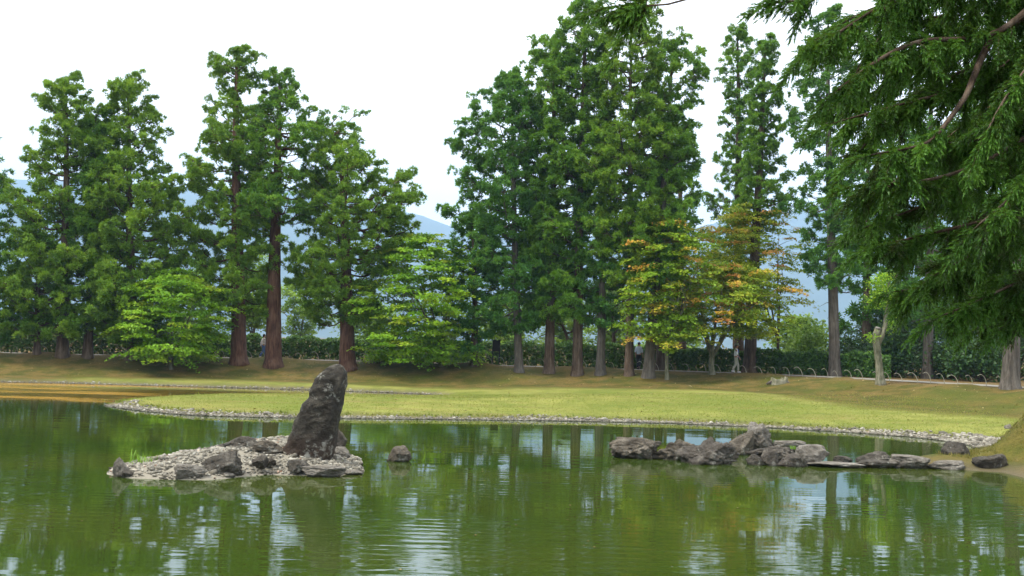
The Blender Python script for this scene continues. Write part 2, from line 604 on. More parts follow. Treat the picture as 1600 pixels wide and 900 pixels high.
# cover type: 0 mown lawn, 1 rough bank turf, 2 bare/leaf litter under the trees
bankness = np.where(g_d > 0, 1 - sstep(6.0, 13.5, g_s + 1.6 * wob(GP, 0.22, 0.3)), 1)
bankness = np.maximum(bankness, (1 - sstep(33.5, 36.5, GP[:, 1])) * (g_d > 0))
litter = np.where((g_s < 3.4) & (GP[:, 1] > 36), 1 - sstep(1.0, 3.6, g_s + 0.8 * wob(GP, 0.5, 4)), 0)
ground_me = np_mesh("ground", np.stack([GX.ravel(), GY.ravel(), GZ], -1), GF, None, True, {"bank": bankness, "litter": litter, "shore": sstep(0.0, 1.0, g_d)})

m, nt, out = new_mat("lawn_and_bank")
v = coords(nt)
a_b = N(nt, "ShaderNodeAttribute", attribute_name="bank").outputs['Fac']
a_l = N(nt, "ShaderNodeAttribute", attribute_name="litter").outputs['Fac']
a_s = N(nt, "ShaderNodeAttribute", attribute_name="shore").outputs['Fac']
n_big = tex_noise(nt, v, 0.16, 4, 0.55, 0.3)
n_mid = tex_noise(nt, v, 0.9, 5, 0.6)
n_fin = tex_noise(nt, v, 9.0, 5, 0.7)
vs = coords(nt, (0.13, 0.8, 1))
n_str = tex_noise(nt, vs, 0.8, 6, 0.7, 0.4)
lawn = mix_rgb(nt, map_range(nt, n_big, 0.35, 0.65), (0.140, 0.168, 0.030), (0.225, 0.230, 0.055))
lawn = mix_rgb(nt, map_range(nt, n_str, 0.46, 0.68, 0, 0.75), lawn, (0.205, 0.165, 0.055))
lawn = mix_rgb(nt, map_range(nt, n_mid, 0.42, 0.64, 0.0, 0.55), lawn, (0.100, 0.132, 0.018))
bank_c = mix_rgb(nt, map_range(nt, n_mid, 0.38, 0.62), (0.066, 0.070, 0.011), (0.150, 0.106, 0.030))
bank_c = mix_rgb(nt, map_range(nt, n_big, 0.45, 0.65, 0, 0.6), bank_c, (0.075, 0.098, 0.011))
bank_c = mix_rgb(nt, map_range(nt, n_fin, 0.35, 0.7, 0, 0.5), bank_c, (0.060, 0.050, 0.016))
lit_c = mix_rgb(nt, map_range(nt, n_fin, 0.35, 0.65), (0.110, 0.066, 0.028), (0.19, 0.125, 0.055))
fac_b = math_n(nt, 'ADD', a_b, math_n(nt, 'MULTIPLY', math_n(nt, 'SUBTRACT', n_mid, 0.5), 0.5))
c = mix_rgb(nt, map_range(nt, fac_b, 0.25, 0.75), lawn, bank_c)
fac_l = math_n(nt, 'MULTIPLY', a_l, map_range(nt, n_mid, 0.3, 0.6, 0.35, 1.0))
c = mix_rgb(nt, fac_l, c, lit_c)
c = mix_rgb(nt, a_s, mix_rgb(nt, n_fin, (0.070, 0.060, 0.036), (0.15, 0.125, 0.078)), c)
h = math_n(nt, 'ADD', math_n(nt, 'MULTIPLY', n_fin, 0.6), n_mid)
principled(nt, out, c, 0.95, bump(nt, h, 0.12), 0.1)
MAT['ground'] = m
tag(obj("ground", ground_me, MAT['ground']), kind="structure")

# water
m, nt, out = new_mat("pond_water")
v = coords(nt)
sep = nt.nodes.new("ShaderNodeSeparateXYZ")
nt.links.new(v, sep.inputs[0])
r1 = tex_noise(nt, coords(nt, (0.55, 2.4, 1)), 1.5, 2, 0.45, 0.4)
r2 = tex_noise(nt, coords(nt, (0.25, 1.1, 1)), 0.55, 2, 0.5, 0.2)
wv = nt.nodes.new("ShaderNodeTexWave")
wv.wave_type = 'BANDS'
wv.bands_direction = 'Y'
wv.inputs['Scale'].default_value = 0.95
wv.inputs['Distortion'].default_value = 5.0
wv.inputs['Detail'].default_value = 2
wv.inputs['Detail Scale'].default_value = 0.35
nt.links.new(coords(nt, (0.35, 1.0, 1)), wv.inputs['Vector'])
patch = map_range(nt, tex_noise(nt, v, 0.11, 3, 0.5), 0.40, 0.60, 0.05, 1.25)
near = map_range(nt, sep.outputs['Y'], 13, 30, 1.0, 0.22)
amp = math_n(nt, 'MULTIPLY', patch, near)
hh = math_n(nt, 'ADD', math_n(nt, 'MULTIPLY', wv.outputs['Fac'], 0.0016),
            math_n(nt, 'ADD', math_n(nt, 'MULTIPLY', r1, 0.010), math_n(nt, 'MULTIPLY', r2, 0.003)))
hh = math_n(nt, 'MULTIPLY', hh, amp)
hh = math_n(nt, 'ADD', hh, math_n(nt, 'MULTIPLY', r2, 0.006))
nrm = bump(nt, hh, 1.0)
body = mix_rgb(nt, map_range(nt, tex_noise(nt, coords(nt, (0.5, 1, 1)), 0.16, 3), 0.35, 0.65), (0.024, 0.042, 0.005), (0.040, 0.052, 0.008))
mud = mix_rgb(nt, map_range(nt, tex_noise(nt, coords(nt, (0.35, 1, 1)), 0.4, 3), 0.4, 0.62), (0.125, 0.092, 0.016), (0.080, 0.072, 0.012))
far = map_range(nt, sep.outputs['Y'], 42.5, 46.0)
col = mix_rgb(nt, far, body, mud)
film_n = tex_noise(nt, coords(nt, (0.13, 0.55, 1)), 0.75, 4, 0.55, 0.3)
film = math_n(nt, 'MULTIPLY', map_range(nt, film_n, 0.46, 0.60, 0.0, 0.85), far)
film = math_n(nt, 'MULTIPLY', film, map_range(nt, sep.outputs['X'], -14.0, -19.0))
col = mix_rgb(nt, film, col, (0.26, 0.155, 0.034))
dif = nt.nodes.new("ShaderNodeBsdfDiffuse")
nt.links.new(col, dif.inputs['Color'])
gl = nt.nodes.new("ShaderNodeBsdfGlossy")
gl.inputs['Roughness'].default_value = 0.03
gl.inputs['Color'].default_value = (0.95, 0.98, 1.0, 1)
nt.links.new(nrm, gl.inputs['Normal'])
fr = nt.nodes.new("ShaderNodeFresnel")
fr.inputs['IOR'].default_value = 1.33
nt.links.new(nrm, fr.inputs['Normal'])
ffac = math_n(nt, 'MULTIPLY', fr.outputs['Fac'], math_n(nt, 'SUBTRACT', 1.0, math_n(nt, 'MULTIPLY', film, 0.7)))
ms = nt.nodes.new("ShaderNodeMixShader")
nt.links.new(ffac, ms.inputs['Fac'])
nt.links.new(dif.outputs['BSDF'], ms.inputs[1])
nt.links.new(gl.outputs['BSDF'], ms.inputs[2])
nt.links.new(ms.outputs['Shader'], out.inputs['Surface'])
MAT['water'] = m
wx0, wx1, wy0, wy1 = -62.0, 30.0, -2.0, 68.0
tag(obj("water", np_mesh("water", np.array([[wx0, wy0, 0], [wx1, wy0, 0], [wx1, wy1, 0], [wx0, wy1, 0]]), np.array([[0, 1, 2, 3]])), MAT['water']), kind="structure")

# path: a pale gravel strip, with low kerb boards along its near edge
tn = np.gradient(PATH, axis=0)
tn /= np.linalg.norm(tn, axis=1)[:, None]
nrm2 = np.stack([tn[:, 1], -tn[:, 0]], -1)          # towards the camera
rows = []
for off in (1.15, 0.4, -0.4, -1.3):
    q = PATH + nrm2 * off
    rows.append(np.concatenate([q, (terrain(q) + 0.03)[:, None]], 1))
PV = np.stack(rows, 1).reshape(-1, 3)
k = np.arange(len(PATH) - 1)[:, None] * 4 + np.arange(3)[None]
k = k.ravel()
PF = np.stack([k, k + 4, k + 5, k + 1], -1)
MAT['path'] = plain("pale_gravel", (0.20, 0.185, 0.155), 0.95, 0.2, 14)
tag(obj("path", np_mesh("path", PV, PF), MAT['path']), kind="structure")

# hills far behind
RIDGE_D = 6000.0
ridge_px = [(-500, 330), (-100, 300), (120, 292), (280, 298), (420, 306), (520, 314), (600, 324), (690, 352), (760, 372), (900, 385), (1050, 372), (1180, 350), (1260, 335), (1400, 318), (1700, 330), (2100, 350)]
hx = np.linspace(-5200, 5200, 200)
rz = []
for x in hx:
    pxx = 800 + x / RIDGE_D * FPX
    py = np.interp(pxx, [p[0] for p in ridge_px], [p[1] for p in ridge_px])
    hz = 535 + (pxx - 800) * math.tan(ROLL)
    rz.append(CAM[2] + (hz - py) / FPX * RIDGE_D)
rz = np.array(rz)
fr_ = np.linspace(0, 1, 36)
HV = []
for i, f in enumerate(fr_):
    y = 2900 + f * 4000
    prof = sstep(0, 0.77, f) if f <= 0.78 else 1 - 0.35 * (f - 0.78) / 0.22
    for j, x in enumerate(hx):
        nz = mnoise.fractal(Vector((x / 900, y / 900, 3.1)), 0.9, 2.1, 6)
        HV.append((x, y, max(-0.5, rz[j] * prof + nz * 60 * prof - 2 * (1 - prof))))
HV = np.array(HV)
nh = len(hx)
k = (np.arange(35)[:, None] * nh + np.arange(nh - 1)[None]).ravel()
MAT['hills'] = plain("far_forest", (0.035, 0.055, 0.028), 0.95, 0.5, 0.008)
tag(obj("hills", np_mesh("hills", HV, np.stack([k, k + 1, k + nh + 1, k + nh], -1), None, True), MAT['hills']), kind="structure")

# ------------------------------------------------------------------ cobbles
def cobble_templates():
    bm = bmesh.new()
    bmesh.ops.create_icosphere(bm, subdivisions=1, radius=1.0)
    bm.verts.ensure_lookup_table()
    V = np.array([v.co[:] for v in bm.verts])
    F = np.array([[v.index for v in f.verts] for f in bm.faces])
    bm.free()
    return V, F


CT, CF = cobble_templates()
C_TEMPL = []
for q in range(6):
    r_ = 1 + 0.22 * RNG.standard_normal(len(CT))
    C_TEMPL.append(CT * np.clip(r_, 0.65, 1.35)[:, None] * np.array([1.0, 0.78, 0.55]))

m, nt, out = new_mat("shore_cobble")
at = N(nt, "ShaderNodeAttribute", attribute_name="tint").outputs['Fac']
r = ramp(nt, [(0, (0.07, 0.064, 0.05)), (0.4, (0.17, 0.153, 0.12)), (0.75, (0.30, 0.275, 0.22)), (0.93, (0.45, 0.425, 0.36)), (1.0, (0.28, 0.14, 0.08))])
nt.links.new(at, r.inputs['Fac'])
vn = tex_noise(nt, coords(nt), 20, 3)
c = mix_rgb(nt, map_range(nt, vn, 0.35, 0.65, 0, 0.35), r.outputs['Color'], (0.13, 0.12, 0.10))
gp = nt.nodes.new("ShaderNodeNewGeometry")
gs = nt.nodes.new("ShaderNodeSeparateXYZ")
nt.links.new(gp.outputs['Position'], gs.inputs[0])
wet = map_range(nt, gs.outputs['Z'], 0.015, 0.07, 0.62, 0.0)
c = mix_rgb(nt, wet, c, (0.035, 0.032, 0.022))
principled(nt, out, c, 0.85, bump(nt, vn, 0.01), 0.2)
MAT['cobble'] = m


def cobbles_mesh(name, P, S, tints):
    acc = Acc()
    which = RNG.integers(0, 6, len(P))
    for q in range(6):
        i = which == q
        if not i.any():
            continue
        D = np.tile([0, 0, 1.0], (i.sum(), 1)) + 0.3 * RNG.standard_normal((i.sum(), 3))
        V, F, t = scatter(C_TEMPL[q], CF, np.zeros(len(CT)), P[i], D, S[i], tints[i], RNG)
        acc.add(V, F, t)
    return acc.mesh(name)


def one_cobbles(parent, P, S, tints, name="cobble"):
    """each as an object of its own, sharing six meshes per tint band"""
    for p, s, t in zip(P, S, tints):
        key = ('cob', int(RNG.integers(0, 6)), int(t * 4))
        if key not in MAT:
            me = np_mesh("cobble", C_TEMPL[key[1]], CF, np.full(len(CT), (key[2] + 0.5) / 4.4))
            me.materials.append(MAT['cobble'])
            MAT[key] = me
        o = obj(name, MAT[key], None, parent, p)
        o.scale = (s, s, s)
        o.rotation_euler = (RNG.normal(0, .2), RNG.normal(0, .2), RNG.uniform(0, 6.28))


def shore_points(n, box, dmax, wide=None):
    P = np.stack([RNG.uniform(box[0], box[1], n), RNG.uniform(box[2], box[3], n)], -1)
    d = land_dist(P)
    lim = np.full(len(P), dmax) + 0.13 * wob(P, 1.6) + 0.14 * wob(P, 0.4, 2) + np.abs(RNG.normal(0, .10, len(P)))
    if wide is not None:
        lim = lim + wide(P)
    keep = (d > -0.16) & (d < lim)
    return P[keep]


tipw = W(163, 632)
endw = W(1530, 698)
P1 = shore_points(110000, (tipw[0] - 0.8, endw[0] + 1.2, 34.2, 43.6), 0.28, lambda P: 0.75 * sstep(6, 0.5, np.hypot(P[:, 0] - endw[0], P[:, 1] - endw[1])) + 1.3 * sstep(3.0, 0.5, np.hypot(P[:, 0] - tipw[0], P[:, 1] - tipw[1])))
P1 = P1[:5600]
P2 = shore_points(60000, (-48, -3.0, 51.5, 62), 0.27)
sN = land_dist(P2 + np.array([0, 0.3])) > land_dist(P2)      # far shore of the channel faces the camera
P2 = P2[sN | (P2[:, 0] > -7)][:2600]
for nm, PP in (("pebble_shore", P1), ("pebble_shore_far", P2)):
    S = np.clip(0.041 * np.exp(RNG.normal(0, .38, len(PP))), .02, .13)
    near_end = sstep(7, 1, np.hypot(PP[:, 0] - endw[0], PP[:, 1] - endw[1])) if nm == "pebble_shore" else 0
    S = S * (1 + 0.45 * near_end)
    T = np.clip(RNG.beta(2.4, 2.0, len(PP)) + 0.0, 0, 0.985)
    Z = terrain(PP) + S * 0.22
    Z = np.maximum(Z, 0.01)
    P3 = np.concatenate([PP, Z[:, None]], 1)
    big = np.argsort(-S / PP[:, 1])[:130] if nm == "pebble_shore" else np.array([], int)
    rest = np.setdiff1d(np.arange(len(PP)), big)
    me = cobbles_mesh("pebble_shore", P3[rest], S[rest], T[rest])
    o = tag(obj("pebble_shore", me, MAT['cobble']), "pale grey cobbles edging the mown grass tongue" if nm == "pebble_shore" else "thin band of grey cobbles along the far channel bank", "pebbles", kind="stuff")
    if len(big):
        root = empty("cobble_edge", (0, 0, 0))
        tag(root, "larger pale cobbles where the pebble shore meets the earth mound", "cobbles", kind="structure")
        one_cobbles(root, P3[big], S[big], T[big])


# ------------------------------------------------------------------ rocks
def ico(sub):
    bm = bmesh.new()
    bmesh.ops.create_icosphere(bm, subdivisions=sub, radius=1.0)
    V = np.array([v.co[:] for v in bm.verts])
    F = np.array([[v.index for v in f.verts] for f in bm.faces])
    bm.free()
    return V, F


ICO4 = ico(5)
ICO3 = ico(4)


def rock_mesh(size, seed, facets=13, rough=0.07, peak=(0.0, 0.0), flat=0.0, strata=0.0, hi=True):
    """faceted, noisy stone filling a size box, resting with its lower fifth below z=0"""
    rng = np.random.default_rng(seed)
    V, F = ICO4 if hi else ICO3
    n = rng.standard_normal((facets, 3))
    n /= np.linalg.norm(n, axis=1)[:, None]
    off = rng.uniform(0.62, 1.0, facets)
    dots = V @ n.T
    rr = np.where(dots > 0.05, off[None] / np.maximum(dots, 0.05), 9).min(1)
    rr = np.minimum(rr, 1.15)
    P = V * rr[:, None]
    nz = np.array([mnoise.fractal(Vector(p * 1.7 + seed), 0.85, 2.1, 6) for p in P])
    nz2 = np.array([abs(mnoise.noise(Vector(p * 3.7 + seed * 2))) for p in P])
    P = P * (1 + rough * 1.6 * nz - rough * 1.1 * (1 - np.minimum(1, nz2 * 5)))[:, None]
    if strata:
        P[:, 2] += strata * np.sin(P[:, 2] * 14 + P[:, 0] * 3 + 2 * nz) * 0.06
    lo, hi_ = P.min(0), P.max(0)
    P = (P - (lo + hi_) / 2) / (hi_ - lo)
    if flat:
        P[:, 2] = np.where(P[:, 2] > 0.5 - flat, 0.5 - flat + (P[:, 2] - 0.5 + flat) * 0.25, P[:, 2])
        P[:, 2] = (P[:, 2] - P[:, 2].min()) / np.ptp(P[:, 2]) - 0.5
    P[:, 2] += 0.30
    k = np.clip(P[:, 2] / 0.8, 0, 1)
    sh = 1 - 0.25 * k * (abs(peak[0]) > 0)
    P[:, 0] = P[:, 0] * sh + peak[0] * k
    P[:, 1] = P[:, 1] + peak[1] * k
    P = P * np.array([size[0], size[1], size[2] / 0.80])
    return np_mesh("stone", P, F, None, False)


def rock(name, box, label, mat, seed, thick=0.8, z=0.0, back=0.35, cat="stone", group=None, **kw):
    """box = pixel x0,x1,ytop,ybase (ybase where its front foot meets water or ground at height z)"""
    x0, x1, y0, y1 = box
    foot = at_z((x0 + x1) / 2, y1, z)
    d = foot[1]
    w = (x1 - x0) * d / FPX
    t = w * thick
    ctr_d = d + t * back
    c = at_depth((x0 + x1) / 2, y1, ctr_d)
    top = at_depth((x0 + x1) / 2, y0, ctr_d)
    hgt = top[2] - z
    me = rock_mesh((w * ctr_d / d, t, hgt), seed, **kw)
    o = obj(name, me, MAT[mat], None, (c[0], c[1], z))
    return tag(o, label, cat, group)


# ---- island of pebbles with the leaning stone
ISL = np.array([W(*p) for p in [(176, 741), (205, 746), (262, 748.5), (322, 749), (372, 744), (420, 741), (470, 742), (520, 743), (560, 737), (556, 718), (520, 705), (470, 700), (420, 699), (340, 705), (270, 716), (210, 727), (180, 733)]])


def isl_dist(P):
    d, _, _ = seg_dist(P, ISL, np.roll(ISL, -1, 0))
    return np.where(in_poly(P, ISL), d, -d)


def isl_z(P):
    d = isl_dist(P)
    crest = np.exp(-((P[:, 0] + 5.4) / np.where(P[:, 0] > -5.4, 1.05, 2.0)) ** 2)
    return np.where(d > 0, 0.05 + 0.12 * sstep(0, 0.5, d) + (0.03 + 0.20 * crest) * sstep(0.2, 1.5, d), 0.05 + 0.4 * d) + 0.02 * wob(P, 3.0)


ix0, iy0 = ISL.min(0) - 0.5
ix1, iy1 = ISL.max(0) + 0.5
gx, gy = np.meshgrid(np.arange(ix0, ix1, 0.08), np.arange(iy0, iy1, 0.08))
q = np.stack([gx.ravel(), gy.ravel()], -1)
zz = np.maximum(isl_z(q), -0.3)
na = gx.shape[1]
k = (np.arange(gx.shape[0] - 1)[:, None] * na + np.arange(na - 1)[None]).ravel()
MAT['isl'] = plain("wet_gravel", (0.20, 0.18, 0.14), 0.9, 0.3, 18)
island = tag(obj("island", np_mesh("island", np.concatenate([q, zz[:, None]], 1), np.stack([k, k + 1, k + na + 1, k + na], -1), None, True), MAT['isl']), kind="structure")
PI_ = np.stack([RNG.uniform(ix0, ix1, 30000), RNG.uniform(iy0, iy1, 30000)], -1)
PI_ = PI_[isl_dist(PI_) > -0.10][:5400]
S = np.clip(0.033 * np.exp(RNG.normal(0, .42, len(PI_))), .014, .10)
T = np.clip(RNG.beta(2.4, 1.8, len(PI_)) + 0.14 * wob(PI_, 1.7), 0, 0.985)
T[RNG.random(len(PI_)) < 0.006] = 1.0
Z = np.maximum(isl_z(PI_), 0.0) + S * 0.3
P3 = np.concatenate([PI_, Z[:, None]], 1)
big = np.argsort(-S / (PI_[:, 1] ** 1.5))[:220]
rest = np.setdiff1d(np.arange(len(PI_)), big)
tag(obj("pebbles", cobbles_mesh("pebbles", P3[rest], S[rest], T[rest]), MAT['cobble'], island), kind="stuff")
one_cobbles(island, P3[big], S[big], T[big], "pebble")


def leaning_stone():
    # outline measured in the picture, at 23 m: (height row y, left x, right x)
    lft = [(732, 441), (702, 441), (690, 449), (678, 455), (660, 460), (647, 468), (631, 475.5), (618, 484), (604, 489), (592, 493), (582, 504), (573, 515), (569, 523)]
    rgt = [(732, 504), (723, 510), (713, 518), (698, 524), (684, 526.5), (667, 529), (655, 531), (635, 534), (620, 536), (604, 541), (589, 542.5), (582, 542), (573, 536), (569, 530)]
    D = 24.6
    rng = np.random.default_rng(5)
    rings = []
    nS = 72
    ang = np.linspace(0, 2 * np.pi, nS, endpoint=False)
    # refine rows
    ys_ = np.linspace(732, 569.5, 110)
    L = np.interp(-ys_, [-o[0] for o in lft], [o[1] for o in lft])
    Rr = np.interp(-ys_, [-o[0] for o in rgt], [o[1] for o in rgt])
    base = at_depth(478, 716, D)
    for y, l, r_ in zip(ys_, L, Rr):
        pl, pr = at_depth(l, y, D), at_depth(r_, y, D)
        ctr, hw = (pl + pr) / 2, np.linalg.norm(pr - pl) / 2
        tk = min(0.36, hw * 0.85)
        c_, s_ = np.cos(ang), np.sin(ang)
        e = 0.55
        ring = np.stack([ctr[0] + hw * np.sign(c_) * np.abs(c_) ** e, ctr[1] + tk * np.sign(s_) * np.abs(s_) ** e, np.full(nS, ctr[2])], -1)
        rings.append(ring)
    V = np.concatenate(rings)
    cen = V.mean(0)
    top = np.mean(rings[-1], 0) + np.array([0, 0, 0.012])
    for i, p in enumerate(V):
        q_ = Vector((p[0] * 2.6, p[1] * 2.6, p[2] * 1.5))
        n1 = mnoise.fractal(q_, 0.75, 2.1, 7)
        n2 = 0.35 - 2 * abs(mnoise.noise(q_ * 2.3 + Vector((5, 1, 2))))
        rel = p - np.array([cen[0] + (p[2] - cen[2]) * 0.18, cen[1], p[2]])
        V[i] = p + rel / (np.linalg.norm(rel) + 1e-6) * (0.045 * n1 + 0.030 * n2)
    i = np.arange(109)[:, None] * nS
    j = np.arange(nS)[None]
    F = np.stack([i + j, i + (j + 1) % nS, i + nS + (j + 1) % nS, i + nS + j], -1).reshape(-1, 4)
    F3 = np.concatenate([F[:, [0, 1, 2]], F[:, [0, 2, 3]], np.stack([np.full(nS, len(V)), 109 * nS + np.arange(nS), 109 * nS + (np.arange(nS) + 1) % nS], -1)])
    V = np.concatenate([V, top[None]]) - base
    o = obj("leaning_stone", np_mesh("leaning_stone", V, F3), MAT['stone_dark'], None, base)
    tag(o, "tall dark lichen-spotted standing stone leaning on the pebble islet", "stone")


leaning_stone()
G_I = "stones on the pebble islet"
rock("stone", (518, 542, 666, 704), "small dark knobbly stone tucked behind the tall leaning stone", 'stone_black', 11, 0.8, 0.15, 0.4, group=G_I)
rock("stone", (334, 414, 681, 706), "long jagged dark grey rock along the back of the pebble islet", 'stone_mid', 24, 0.55, 0.30, 0.3, group=G_I, rough=0.11, peak=(0.05, 0))
rock("stone", (395, 446, 688, 706), "low brownish rock beside the foot of the leaning stone", 'stone_brown', 27, 0.6, 0.36, 0.3, group=G_I, rough=0.1)
rock("stone", (304, 378, 704, 743), "chunky cracked grey boulder at the front of the pebble islet", 'stone_mid', 35, 0.6, 0.04, 0.35, group=G_I, rough=0.10, facets=11)
rock("stone", (392, 418, 709, 730), "small black rock among pebbles mid islet", 'stone_black', 42, 0.8, 0.16, 0.35, group=G_I)
rock("stone", (412, 431, 714, 728), "smallest dark stone touching the black rock mid islet", 'stone_black', 47, 0.8, 0.16, 0.35, group=G_I)
rock("stone", (448, 484, 718, 737), "flat greenish dark stone below the leaning stone", 'stone_mid', 53, 0.8, 0.08, 0.35, group=G_I, flat=0.25)
rock("slab", (470, 540, 727, 746), "pale flat slab at the tip of the pebble islet", 'stone_pale', 61, 0.6, 0.0, 0.35, group=G_I, flat=0.35, rough=0.09)
rock("slab", (525, 568, 734, 742), "thin pale ledge running into the water beyond the islet's slab", 'stone_pale', 64, 0.5, 0.0, 0.3, group=G_I, flat=0.35)
rock("slab", (516, 556, 698, 724), "sloping grey slab behind the leaning stone near the water", 'stone_pale', 66, 0.7, 0.0, 0.3, group=G_I, peak=(-0.3, 0), flat=0.2)
rock("stone", (174, 203, 713, 746), "pointed pale grey stone at the far left end of the islet", 'stone_pale', 72, 0.7, 0.0, 0.35, group=G_I, peak=(0.05, 0), rough=0.1)
rock("stone", (186, 208, 733, 747), "low dark stone at the foot of the pointed grey stone", 'stone_mid', 76, 0.8, 0.0, 0.35, group=G_I)
rock("stone", (268, 324, 725, 750), "low pale wedge of rock left of the cracked boulder", 'stone_pale', 83, 0.6, 0.0, 0.35, group=G_I, rough=0.09, flat=0.15)
rock("stone", (345, 368, 738, 748), "small whitish rock at the waterline before the cracked boulder", 'stone_pale', 88, 0.7, -0.01, 0.35, group=G_I)
rock("stone", (601, 643, 696, 723), "lone brown wedge-shaped rock standing in open water", 'stone_brown', 95, 0.7, -0.02, 0.35, peak=(0.22, 0), facets=9)

G_R = "boulders of the rocky islet"
rock("boulder", (950, 1034, 683, 719), "broad reddish grey boulder at the outer end of the rocky islet", 'stone_brown', 104, 0.7, -0.03, 0.35, group=G_R, rough=0.14, cat="boulder")
rock("boulder", (1012, 1092, 685, 721), "dark rugged boulder second from the outer end of the rocky islet", 'stone_brown', 113, 0.6, -0.03, 0.4, group=G_R, rough=0.14, cat="boulder")
rock("boulder", (1056, 1156, 682, 728), "large dark triangular boulder at the front of the rocky islet", 'stone_black', 122, 0.6, -0.03, 0.35, group=G_R, rough=0.14, facets=10, cat="boulder")
rock("boulder", (1130, 1178, 672, 714), "brown sloping rock leaning against the pale upright rock", 'stone_brown', 131, 0.8, -0.02, 0.8, group=G_R, peak=(0.18, 0), cat="boulder")
rock("boulder", (1164, 1214, 659, 712), "pale upright pitted rock crowning the rocky islet", 'stone_pale', 140, 0.8, -0.02, 0.9, group=G_R, peak=(-0.08, 0), rough=0.14, cat="boulder")
rock("boulder", (1162, 1248, 694, 724), "dark rounded rock below the pale upright rock", 'stone_black', 149, 0.6, -0.02, 0.5, group=G_R, rough=0.14, cat="boulder")
rock("boulder", (1188, 1218, 700, 729), "small smooth knob of dark rock before the rounded one", 'stone_black', 158, 0.7, -0.02, 0.35, group=G_R, rough=0.05, facets=20, cat="boulder")
rock("boulder", (1166, 1196, 709, 728), "low dark lump at the waterline left of the smooth knob", 'stone_mid', 162, 0.8, -0.02, 0.35, group=G_R, cat="boulder")
rock("boulder", (1212, 1262, 708, 731), "low dark rock at the waterline right of the smooth knob", 'stone_black', 167, 0.7, -0.02, 0.35, group=G_R, cat="boulder")
rock("boulder", (1206, 1256, 687, 712), "flat-topped mossy pale rock behind the dark rounded one", 'stone_pale', 176, 0.8, -0.02, 0.7, group=G_R, flat=0.3, cat="boulder")
rock("boulder", (1240, 1297, 694, 728), "pale brown slanting block at the inner end of the rocky islet", 'stone_pale', 185, 0.7, -0.02, 0.4, group=G_R, flat=0.2, facets=9, cat="boulder")
G_S = "flat slabs off the sandy spit"
rock("slab", (1258, 1352, 722, 732), "long thin pale slab just above the water", 'stone_pale', 194, 0.5, -0.02, 0.35, group=G_S, flat=0.35, cat="slab")
rock("slab", (1300, 1332, 712, 726), "small humped grey slab left of the layered rock", 'stone_mid', 203, 0.7, 0.0, 0.5, group=G_S, flat=0.2, cat="slab")
rock("slab", (1330, 1394, 705, 725), "layered grey-green rock with a raised right end", 'stone_mid', 212, 0.5, 0.0, 0.5, group=G_S, peak=(0.15, 0), strata=1.0, rough=0.1, cat="slab")
rock("slab", (1338, 1402, 719, 733), "dark layered ledge in front of the raised grey rock", 'stone_mid', 221, 0.5, -0.02, 0.35, group=G_S, flat=0.35, strata=1.0, cat="slab")
rock("slab", (1388, 1472, 711, 734), "tilted pale grey slab touching the sandy spit", 'stone_pale', 230, 0.6, -0.02, 0.4, group=G_S, peak=(-0.2, 0), flat=0.2, strata=0.6, cat="slab")
rock("slab", (1448, 1508, 719, 735), "pale cracked block at the water's edge of the spit", 'stone_pale', 239, 0.7, -0.02, 0.35, group=G_S, flat=0.3, cat="slab")
rock("boulder", (1472, 1524, 689, 722), "grey boulder with a pale lower band on the sandy spit", 'stone_mid', 248, 0.7, 0.06, 0.35, peak=(-0.12, 0), facets=9, cat="boulder")
rock("boulder", (1520, 1572, 708, 737), "low rounded grey boulder at the foot of the grass mound", 'stone_mid', 257, 0.7, -0.02, 0.35, cat="boulder")
rock("stone", (1568, 1584, 662, 672), "small pale stone lodged in the grass mound", 'stone_pale', 266, 0.7, float(hit(1576, 672, 22, 40)[2]) - 0.03, 0.35, hi=False)


# ------------------------------------------------------------------ foliage templates
def blade_template(n, spread, width, rng, curl=0.25, tip=0.35, core=0.15):
    V, F, t = [], [], []
    for i in range(n):
        th = spread * math.sqrt((i + 0.5) / n) + rng.normal(0, 0.08)
        ph = i * 2.39996 + rng.normal(0, 0.3)
        d = np.array([math.sin(th) * math.cos(ph), math.sin(th) * math.sin(ph), math.cos(th)])
        side = np.cross(d, rng.standard_normal(3))
        side /= np.linalg.norm(side)
        ln = rng.uniform(0.75, 1.1)
        up = np.array([0, 0, 1.0])
        b0 = d * core
        mid = d * ln * 0.6 + up * curl * 0.25 * ln
        tp = d * ln + up * curl * ln * 0.5
        k = len(V)
        q_ = d * ln * 0.28 + up * curl * 0.1 * ln
        V += [q_ + side * width, tp, q_ - side * width]
        t += [-0.08, tip, -0.08]
        F += [(k, k + 1, k + 2)]
    return np.array(V), np.array(F), np.array(t)


TUFTS = [blade_template(19, 1.8, 0.15, np.random.default_rng(100 + i)) for i in range(6)]
TUFTS_LO = [blade_template(14, 1.8, 0.19, np.random.default_rng(200 + i)) for i in range(4)]
KITE_V = np.array([[0, 0, 0], [0.5, 0.36, 0.06], [1.0, 0, 0.0], [0.5, -0.36, 0.06]]) - np.array([0.5, 0, 0])
KITE_F = np.array([[0, 1, 2], [0, 2, 3]])
KITE_T = np.zeros(4)


